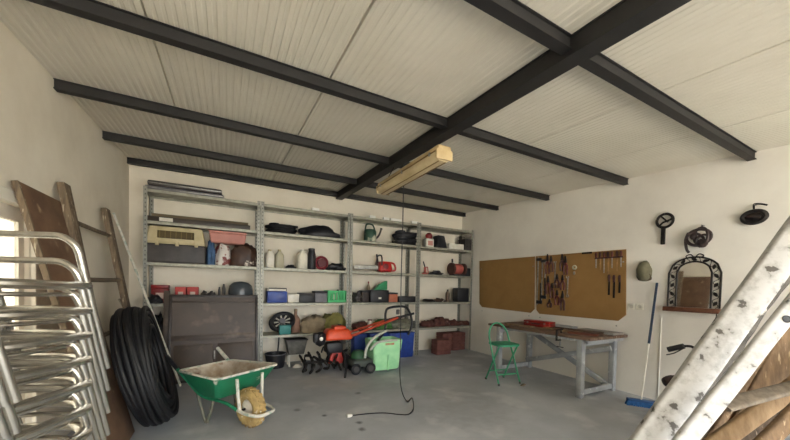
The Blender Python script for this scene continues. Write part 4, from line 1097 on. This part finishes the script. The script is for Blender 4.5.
pb = mm.node_tree.nodes['Principled BSDF']; pb.inputs['Metallic'].default_value = 1; pb.inputs['Roughness'].default_value = .03
nz = mm.node_tree.nodes.new('ShaderNodeTexNoise'); cr = mm.node_tree.nodes.new('ShaderNodeValToRGB')
cr.color_ramp.elements[0].color = (.86, .85, .82, 1); cr.color_ramp.elements[1].color = (.9, .9, .88, 1)
mm.node_tree.links.new(nz.outputs['Fac'], cr.inputs['Fac']); mm.node_tree.links.new(cr.outputs['Color'], pb.inputs['Base Color'])
b.build('glass', mm, t, smooth=0)
def leaf(y, z, a, s=.028):
    b = MB(); P = [(0, -s), (s*.55, -s*.3), (s*.45, s*.3), (0, s), (-s*.45, s*.3), (-s*.55, -s*.3)]
    ca_, sa_ = math.cos(a), math.sin(a)
    b.prism([(p[0]*ca_-p[1]*sa_+y, p[0]*sa_+p[1]*ca_+z) for p in P], .012, frame((0, -1, 0), (0, 0, 1)), (-.004, 0, 0), bev=.003); b.build('iron_leaf', M_darkmetal, t)
midA = arch(hw-.039, zs-.0, HT_*.24, 14)
def along(A, n):
    P = [Vector((p[0], p[1], 0)) for p in A]; L = [0]
    for i in range(len(P)-1): L.append(L[-1]+(P[i+1]-P[i]).length)
    out = []
    for k in range(n):
        s = L[-1]*(k+.5)/n
        for i in range(len(P)-1):
            if L[i] <= s <= L[i+1]:
                q = P[i].lerp(P[i+1], (s-L[i])/(L[i+1]-L[i])); d = P[i+1]-P[i]; out.append((q.x, q.y, math.atan2(d.y, d.x))); break
    return out
for k, (y, z, a) in enumerate(along(midA, 13)): leaf(y, z, a-PI/2+(.5 if k % 2 else -.5), .033)
b = MB()
for k, (y, z, a) in enumerate(along(midA, 26)):
    s = 1 if k % 2 else -1
    b.torus((0, -y, z), .024, .0035, FW_ @ Matrix.Rotation(a, 3, 'Z'), 10, 5, a0=0 if s > 0 else PI, a1=PI if s > 0 else 2*PI)
b.build('scrollwork', M_darkmetal, t)
b = MB()
for s in (-1, 1): b.tube(smooth_path([(0, 0, HT_*.965), (0, s*.04, HT_*1.03), (0, s*.08, HT_*1.0), (0, s*.06, HT_*.96)], 5), .006, 6)
b.build('crest', M_darkmetal, t)
MB().box((-.035, 0, .03), (.11, WM, .055), bev=.006).build('ledge', mat('mirror ledge wood', '#6b3f28', .5, col2='#57311e', scale=4, stretch=(1, 6, 6)), t)
MB().tube([(-.05, -WM/2+.03, 0), (-.05, -WM/2+.03, -.035), (-.07, -WM/2+.03, -.045)], .006, 6).build('hook', M_darkmetal, t)

# broom ---------------------------------------------------------------------------
ph = at(641, 404, z=0.03); pt = at(657, 283, x=XR-.02)
t = thing('broom', 'blue broom with a blue and white handle leaning on the right wall', 'broom', (ph.x, ph.y, 0))
P0 = Vector((0, 0, .075)); P1 = pt-Vector((ph.x, ph.y, 0))
q = P0.lerp(P1, .47)
MB().tube([P0, q], .010, 8).build('lower_handle', M_white, t)
MB().tube([q, P1], .0145, 8).build('upper_handle', mat('broom blue', '#1d3149', .45), t)
dv = (at(656, 407, z=0)-at(628, 403, z=0)); yaw = math.atan2(dv.y, dv.x); Mz = Matrix.Rotation(yaw, 3, 'Z')
MB().box((0, 0, .072), (.29, .06, .03), rot=Mz, bev=.008).build('head', mat('broom head blue', '#234f82', .5), t)
b = MB(); rnd = random.Random(2)
for i in range(26):
    for j in range(4):
        c = Mz @ Vector((-.135+.0108*i, -.022+.0145*j, .06)); e = Mz @ Vector(((-.135+.0108*i)*1.12+rnd.uniform(-.006, .006), (-.022+.0145*j)*1.5, .0))
        b.tube([c, e+Vector((0, 0, .001))], .0055, 4)
b.build('bristles', M_bluebr, t)

# ------------------------------------------------------------------ workbench
BX0, BX1, BY0, BY1, BZ = 4.07, 4.90, -3.50, -2.02, .805
t = thing('workbench', 'grey painted workbench with a stained wooden top along the right wall', 'workbench', ((BX0+BX1)/2, (BY0+BY1)/2, 0))
ox, oy = (BX0+BX1)/2, (BY0+BY1)/2
lx = (BX1-BX0)/2; ly = (BY1-BY0)/2
M_top = mat('stained bench top', '#6f5443', .7, col2='#54402f', scale=5, stretch=(5, 1, 1), fleck='#a39683', fscale=8, flo=.6, fhi=.7)
b = MB()
for k in range(5):
    wdt = (2*lx+.05)/5; b.box((-lx-.025+wdt*(k+.5), .03, BZ-.018), (wdt-.004, 2*ly+.28, .036), bev=.003)
b.build('tabletop', M_top, t, smooth=30)
for sx in (-1, 1):
    for sy in (-1, 1):
        MB().box((sx*(lx-.04), sy*(ly-.04), (BZ-.04)/2), (.075, .075, BZ-.04), bev=.004).build('leg', M_greypaint, t)
for sy in (-1, 1):
    MB().box((0, sy*(ly-.04), BZ-.085), (2*lx-.17, .05, .08), bev=.003).build('end_rail', M_greypaint, t)
    MB().box((0, sy*(ly-.04), .07), (2*lx-.17, .05, .07), bev=.003).build('foot_rail', M_greypaint, t)
MB().box((-lx+.03, 0, BZ-.055), (.03, 2*ly-.16, .03), bev=.003).build('front_apron', M_greypaint, t)
MB().box((0, -ly-.06, BZ-.05), (2*lx, .03, .06), bev=.003).build('end_board', M_greypaint, t)
def brace(a, c, nm='brace'):
    a, c = Vector(a), Vector(c); d = c-a; zax = d.normalized(); xax = Vector((1, 0, 0)); yax = zax.cross(xax)
    MB().box((a+c)/2, (.03, .075, d.length), rot=Matrix((xax, yax.normalized(), zax)).transposed(), bev=.003).build(nm, M_greypaint, t)
brace((lx-.09, ly-.02, BZ-.1), (lx-.09, -ly+.10, .08)); brace((lx-.125, ly-.05, .14), (lx-.125, -ly+.02, BZ-.20))
# things on the bench
zt = BZ+.002
def on_bench(u, v): return at(u, v, z=zt)
pa, pb2 = on_bench(533, 324.5), on_bench(557, 325)
yr = (-2.30, -2.78)
t = thing('red_tool_case', 'long red tool case lying on the workbench', 'tool case', (4.50, -2.52, zt), R(4))
MB().box((0, 0, .03), (.17, .46, .06), bev=.012).build('base', M_red, t); MB().box((0, 0, .078), (.172, .462, .032), bev=.012).build('lid', M_red, t)
MB().tube(smooth_path([(-.09, -.07, .05), (-.115, -.05, .05), (-.115, .05, .05), (-.09, .07, .05)], 4), .008, 6).build('handle', M_black, t)
for s in (-1, 1): MB().box((-.088, s*.15, .06), (.006, .03, .03)).build('latch', M_steel, t)
for i, (x, y, w, l, h, rz, m, lab) in enumerate((
    (4.78, -2.68, .15, .52, .035, 2, M_greypaint, 'long grey plank at the wall side of the workbench, behind the clamp'),
    (4.74, -3.32, .26, .52, .03, 1, mat('grey slab', '#8d8a84', .6), 'grey slab on the near end of the workbench'),
    (4.36, -3.02, .09, .60, .025, -6, M_wood, 'narrow brown offcut lying along the front of the workbench'),
    (4.56, -3.12, .07, .7, .03, 9, mat('dark offcut', '#4b382a', .8), 'dark brown offcut in the middle of the workbench'),
    (4.24, -2.35, .12, .5, .02, 3, M_wood, 'pale brown offcut at the far end of the workbench'),
    (4.30, -3.36, .10, .36, .025, 14, mat('red brown offcut', '#6e3b2a', .8), 'red brown offcut at the near corner of the workbench'))):
    o = MB().box((0, 0, h/2), (w, l, h), bev=.004).build('offcut' if 'slab' not in lab and 'plank' not in lab else 'plank', m, None, (x, y, zt), R(rz)); tag(o, lab, 'timber', 'timber on the workbench')
# clamp hanging on the front edge
t = thing('bench_clamp', 'dark screw clamp gripping the front edge of the workbench', 'clamp', (BX0-.03, -3.18, BZ))
b = MB(); b.tube([(.09, 0, .055), (-.035, 0, .055), (-.035, 0, -.09), (.05, 0, -.09)], .014, 6); b.build('jaw', M_darkmetal, t)
MB().cyl((.045, 0, -.19), (.045, 0, -.04), .010, n=8).build('screw', M_steel, t)
MB().cyl((.045, -.05, -.185), (.045, .05, -.185), .007, n=8).build('tommy_bar', M_darkmetal, t)
MB().cyl((.06, 0, .004), (.06, 0, .06), .012, n=8).build('pad', M_darkmetal, t)

# ------------------------------------------------------------------ green folding stool
f1, f2, f3, f4 = at(486.5, 378.5, z=0), at(497, 386, z=0), at(505.5, 378, z=0), at(519, 383.6, z=0)
SX = (f1.x+f2.x+f3.x+f4.x)/4; SY = (f1.y+f2.y+f3.y+f4.y)/4
t = thing('folding_stool', 'green metal folding stool with an arched back beside the workbench', 'stool', (SX, SY, 0), R(-8))
hw = .19; r = .0125; yf, yb = -.17, .17
arc = [(-hw, yf, r), (-hw*.98, 0.0, .42)]
top = .875
for k in range(0, 11):
    a = PI - PI*k/10; arc.append((hw*.93*math.cos(a), .10+.06*math.sin(a), .66+(top-.66)*math.sin(a)))
arc += [(hw*.98, 0, .42), (hw, yf, r)]
MB().tube(arc, r, 10).build('back_frame', M_stool, t)
for s in (-1, 1): MB().tube([(s*hw*.87, yb, r), (s*hw*.87, 0.0, .34), (s*hw*.87, -.12, .555)], r, 10).build('leg', M_stool, t)
MB().tube([(-hw*.87, .10, .15), (hw*.87, .10, .15)], r*.8, 8).build('stretcher', M_stool, t)
MB().tube([(-hw, -.11, .14), (hw, -.11, .14)], r*.8, 8).build('foot_rest', M_stool, t)
b = MB(); b.prism(round_rect(.37, .33, .06), .03, None, (0, -.02, .575), bev=.008); b.build('seat', M_stool, t)
for (x, y) in ((-hw, yf), (hw, yf), (-hw*.87, yb), (hw*.87, yb)): MB().cyl((x, y, .0), (x, y, .03), .016, n=10).build('foot', M_dgrey, t)
pp = at(523, 385, z=.01)
tag(MB().box((0, 0, .01), (.10, .045, .02), bev=.006).build('wood_chip', M_oldwood, None, (pp.x, pp.y, .001), R(20)), 'small dark wood chip on the floor by the green stool', 'wood chip')

# ------------------------------------------------------------------ right foreground: white timbers, timber pile, bicycle
def beam_between(a, c, w, th, m, name, label, cat, hint, part='timber', group=None, hole=None, bev=.012, taper=1.0, segs=16, wob=.006, seed=0):
    """rectangular timber from a to c; hint = direction its broad face looks; slightly uneven along its length"""
    a, c = Vector(a), Vector(c); z = (c-a).normalized(); n = (Vector(hint)-z*z.dot(Vector(hint))).normalized(); x = n.cross(z)
    t = thing(name, label, cat, a, 0, group)
    L_ = (c-a).length; rings = []
    rnd = random.Random(seed)
    for i in range(segs+1):
        s = L_*i/segs; k = 1+(taper-1)*i/segs
        ww, tt = w*k, th*k
        ring = []
        for px, py in round_rect(ww, tt, bev*1.4, 3):
            nn = noise.noise(Vector((px*9+seed, py*9, s*3.1)))*wob
            ring.append(x*(px+nn) + n*(py+nn*.7) + z*s)
        rings.append(ring)
    b = MB(); b.ring_loft(rings); o = b.build(part, m, t, smooth=50)
    if hole:
        s, off, rr = hole
        q = z*s + x*off + n*(th/2+.002)
        Mh = Matrix((x, z.cross(x)*-1, n)).transposed()
        MB().lathe([(rr, .0), (rr*.95, .004), (rr*.6, -.0005)], q, 18, Matrix((x, n.cross(x), n)).transposed()).build('bolt_hole', M_black, t)
    return t, x, n, z
def to_floor(p_top, p_low, z0=0):
    d = p_low-p_top; return p_top + d*((z0-p_top.z)/d.z)
toCam = -FW
# wide white timber
A_t, A_b = at(768.5, 273.5, d=2.0), at(658.5, 427.5, d=1.9)
a = to_floor(A_t, A_b, .03); c = A_t + (A_t-A_b).normalized()*1.15
wt_, wx_, wn_, wz_ = beam_between(a, c, .155, .08, M_chalk, 'white_timber', 'wide white-painted timber leaning diagonally, the left one in the right foreground', 'timber', toCam+Vector((-.45, 0, .35)), group='white-painted timbers', seed=1, segs=40)
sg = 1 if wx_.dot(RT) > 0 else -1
Ln = (c-a).length; rings = []  # added dark strip: shade on this side and in the gap, put into its colour
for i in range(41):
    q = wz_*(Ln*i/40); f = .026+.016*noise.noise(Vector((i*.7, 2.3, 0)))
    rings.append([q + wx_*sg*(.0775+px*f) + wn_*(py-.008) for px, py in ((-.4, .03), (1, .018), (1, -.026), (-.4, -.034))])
bs_ = MB().ring_loft(rings).build('shade_side', mat('shaded grey wood', '#6d675f', .9, col2='#3d3934', scale=7, detail=8, fleck='#b9b4ab', fscale=14, bump=.5), wt_, smooth=30)
bs_['label'] = 'dark grey strip painted as the shaded side'
B_t, B_b = at(785, 315, d=1.72), at(687, 438, d=1.72)
a2 = to_floor(B_t, B_b, .03); c2 = B_t + (B_t-B_b).normalized()*1.1
ph_ = at(779, 317, d=1.72)
sH = (ph_-a2).dot((c2-a2).normalized())
beam_between(a2, c2, .088, .045, M_chalk, 'white_timber', 'narrower white-painted timber with a bolt hole, the right one in the right foreground', 'timber', toCam+Vector((-.3, 0, .3)), group='white-painted timbers', hole=(sH, -.005, .02), seed=5, segs=40)
# timber pile behind
def pix_timber(u0, v0, d0, u1, v1, d1, w, th, m, label, hint=None, seed=0, name='timber_plank', up=.4):
    a, c = at(u0, v0, d=d0), at(u1, v1, d=d1)
    low, hi = (a, c) if a.z < c.z else (c, a)
    lo = to_floor(hi, low, .02)
    hi = hi + (hi-low).normalized()*up
    return beam_between(lo, hi, w, th, m, name, label, 'timber', hint or (toCam+Vector((0, 0, .4))), seed=seed, group='timbers in the right corner')
M_dkw = mat('dark old timber', '#5a4a3b', .9, col2='#3b2f25', scale=5, detail=7, stretch=(7, 7, 1), bump=.5, fleck='#8d7d69', fscale=9)
M_mid = mat('mid brown timber', '#8a6f52', .85, col2='#65503a', scale=5, detail=7, stretch=(6, 6, 1), bump=.4, fleck='#b39a79', fscale=8)
pix_timber(735, 430, 2.15, 782, 395, 2.15, .11, .05, M_tan, 'pale tan plank low in the pile, under the grey board at the right edge', seed=11)
pix_timber(770, 438, 1.95, 790, 418, 1.95, .09, .05, M_mid, 'short brown plank at the bottom right corner of the picture', seed=12)
pix_timber(712, 436, 2.4, 765, 350, 2.45, .055, .04, M_mid, 'slim brown plank directly behind the narrower white timber', seed=13)
pix_timber(752, 436, 2.35, 800, 392, 2.35, .10, .05, M_dkw, 'dark old plank between the pale tan plank and the bottom corner plank', seed=17)
pix_timber(768, 405, 2.6, 800, 345, 2.6, .34, .03, M_mid, 'broad weathered brown board at the right edge, behind the white timbers', seed=14)
pix_timber(727, 420, 2.7, 762, 362, 2.75, .16, .03, mat('fibre board orange', '#a5703d', .7), 'orange brown board seen just right of the narrower white timber', seed=15)
pix_timber(700, 440, 2.55, 728, 395, 2.6, .09, .04, M_dkw, 'dark narrow plank low behind the narrower white timber', seed=18)
# grey flat board lying across the pile
a, c = at(722, 406, d=2.0), at(805, 384, d=2.05)
beam_between(a, c, .10, .03, mat('grey weathered board', '#8a7d6c', .85, col2='#6a5f52', scale=5, stretch=(5, 5, 1)), 'timber_plank', 'grey weathered board lying across the tan planks at the right edge', 'timber', (0, -.3, 1), group='timbers in the right corner', seed=16)

# bicycle, mostly hidden behind the white timbers
BYY = -4.72
t = thing('bicycle', 'small black bicycle behind the white timbers, only its grip and saddle showing', 'bicycle', (3.65, BYY, 0))
def wheel(x):
    w = MB().torus((x, 0, .26), .235, .022, frame((1, 0, 0), (0, 0, 1)), 36, 8).build('wheel', M_rubber, t)
    MB().torus((x, 0, .26), .21, .010, frame((1, 0, 0), (0, 0, 1)), 36, 6).build('wheel_rim', M_steel, w)
    b = MB()
    for k in range(16):
        a = 2*PI*k/16; b.cyl((x, .02*(-1)**k, .26), (x+.21*math.cos(a), 0, .26+.21*math.sin(a)), .0018, n=4)
    b.build('spokes', M_steel, w); MB().cyl((x, -.045, .26), (x, .045, .26), .018, n=10).build('hub', M_steel, w)
wheel(-.42); wheel(.46)
M_bike = mat('dark bicycle paint', '#2a2730', .4)
b = MB()
for a, c in (((-.12, 0, .28), (-.22, 0, .50)), ((-.12, 0, .28), (.26, 0, .56)), ((-.20, 0, .46), (.25, 0, .62)), ((.25, 0, .54), (.23, 0, .70))): b.cyl(a, c, .017, n=10)
for s in (-1, 1):
    b.cyl((-.12, s*.02, .28), (-.42, s*.04, .26), .010, n=8); b.cyl((-.20, s*.02, .46), (-.42, s*.04, .26), .009, n=8)
b.build('bike_frame', M_bike, t)
b = MB()
for s in (-1, 1): b.tube(smooth_path([(.26, s*.04, .53), (.34, s*.045, .42), (.46, s*.04, .26)], 4), .012, 8)
b.cyl((.26, -.045, .535), (.26, .045, .535), .014, n=8); b.build('fork', M_bike, t)
gp = at(668, 349.5, y=BYY+.27)-Vector((3.65, BYY, 0)); gq = at(684, 346, y=BYY+.15)-Vector((3.65, BYY, 0))
hz = gp.z
MB().tube(smooth_path([gq, (gq.x+.03, .09, hz+.05), (.24, .02, hz-.02), (.24, -.02, hz-.02), (gq.x+.03, -.09, hz+.05), (gq.x, -.15, gq.z)], 5), .012, 8).build('handlebar', M_darkmetal, t)
MB().cyl((.235, 0, .69), (.24, 0, hz), .014, n=8).build('stem', M_darkmetal, t)
MB().tube([gp, gq], .026, 10).build('grip', M_rubber, t)
MB().tube([(gp.x, -gp.y, gp.z), (gq.x, -.15, gq.z)], .019, 10).build('grip', M_rubber, t)
MB().tube(smooth_path([gq+Vector((0, 0, -.02)), gq.lerp(gp, .5)+Vector((-.03, 0, -.05)), gp+Vector((-.03, 0, -.05))], 4), .006, 6).build('brake_lever', M_darkmetal, t)
sp = at(674, 381, y=BYY)-Vector((3.65, BYY, 0))
b = MB(); b.lump((sp.x, 0, sp.z-.04), (.24, .15, .085), .1, 2, 3, -.6); b.build('saddle', mat('maroon saddle', '#2c1716', .5), t)
MB().cyl((-.215, 0, .44), (sp.x+.02, 0, sp.z-.02), .012, n=8).build('seat_post', M_steel, t)
MB().torus((-.12, -.035, .28), .07, .008, frame((1, 0, 0), (0, 0, 1)), 24, 6).build('chainring', M_darkmetal, t)
for s in (-1, 1):
    cr_ = MB().cyl((-.12, s*.06, .28), (-.12+s*.12, s*.07, .22), .010, n=8).build('crank', M_steel, t)
    MB().box((-.12+s*.12, s*.11, .22), (.07, .08, .02), bev=.004).build('pedal', M_black, cr_)

# ------------------------------------------------------------------ light, sky, camera
world = bpy.data.worlds.new('World'); scene.world = world; world.use_nodes = True
wn = world.node_tree.nodes; bg = wn['Background']
bg.inputs['Color'].default_value = (.90, .95, 1.0, 1); bg.inputs['Strength'].default_value = 4.0
def portal(name, loc, rot, sx, sy):
    l = bpy.data.lights.new(name, 'AREA'); l.shape = 'RECTANGLE'; l.size = sx; l.size_y = sy
    l.cycles.is_portal = True
    o = bpy.data.objects.new(name, l); COL.objects.link(o); o.location = loc; o.rotation_euler = rot
portal('garage_opening_portal', ((XL+XR)/2, YF-.21, 1.3), (R(90), 0, 0), XR-XL-.6, 2.6)
sun = bpy.data.lights.new('sun', 'SUN'); sun.energy = 14.0; sun.angle = R(2); sun.color = (1, .95, .86)
so = bpy.data.objects.new('sun', sun); COL.objects.link(so); so.rotation_euler = (R(14), R(-12), 0)

cam = bpy.data.cameras.new('camera'); cam.sensor_width = 36; cam.sensor_fit = 'HORIZONTAL'
cam.lens = FPX/790*36; cam.shift_y = (CY-220)/790; cam.clip_start = .05
co = bpy.data.objects.new('camera', cam); COL.objects.link(co)
Mcam = Matrix((RT, UP, -FW)).transposed().to_4x4(); Mcam.translation = CAM; co.matrix_world = Mcam
scene.camera = co
scene.view_settings.view_transform = 'Standard'; scene.view_settings.look = 'None'; scene.view_settings.gamma = 1
scene.view_settings.use_curve_mapping = False; scene.view_settings.exposure = 1.27
scene.cycles.max_bounces = 12; scene.cycles.diffuse_bounces = 8
scene.cycles.use_denoising = True
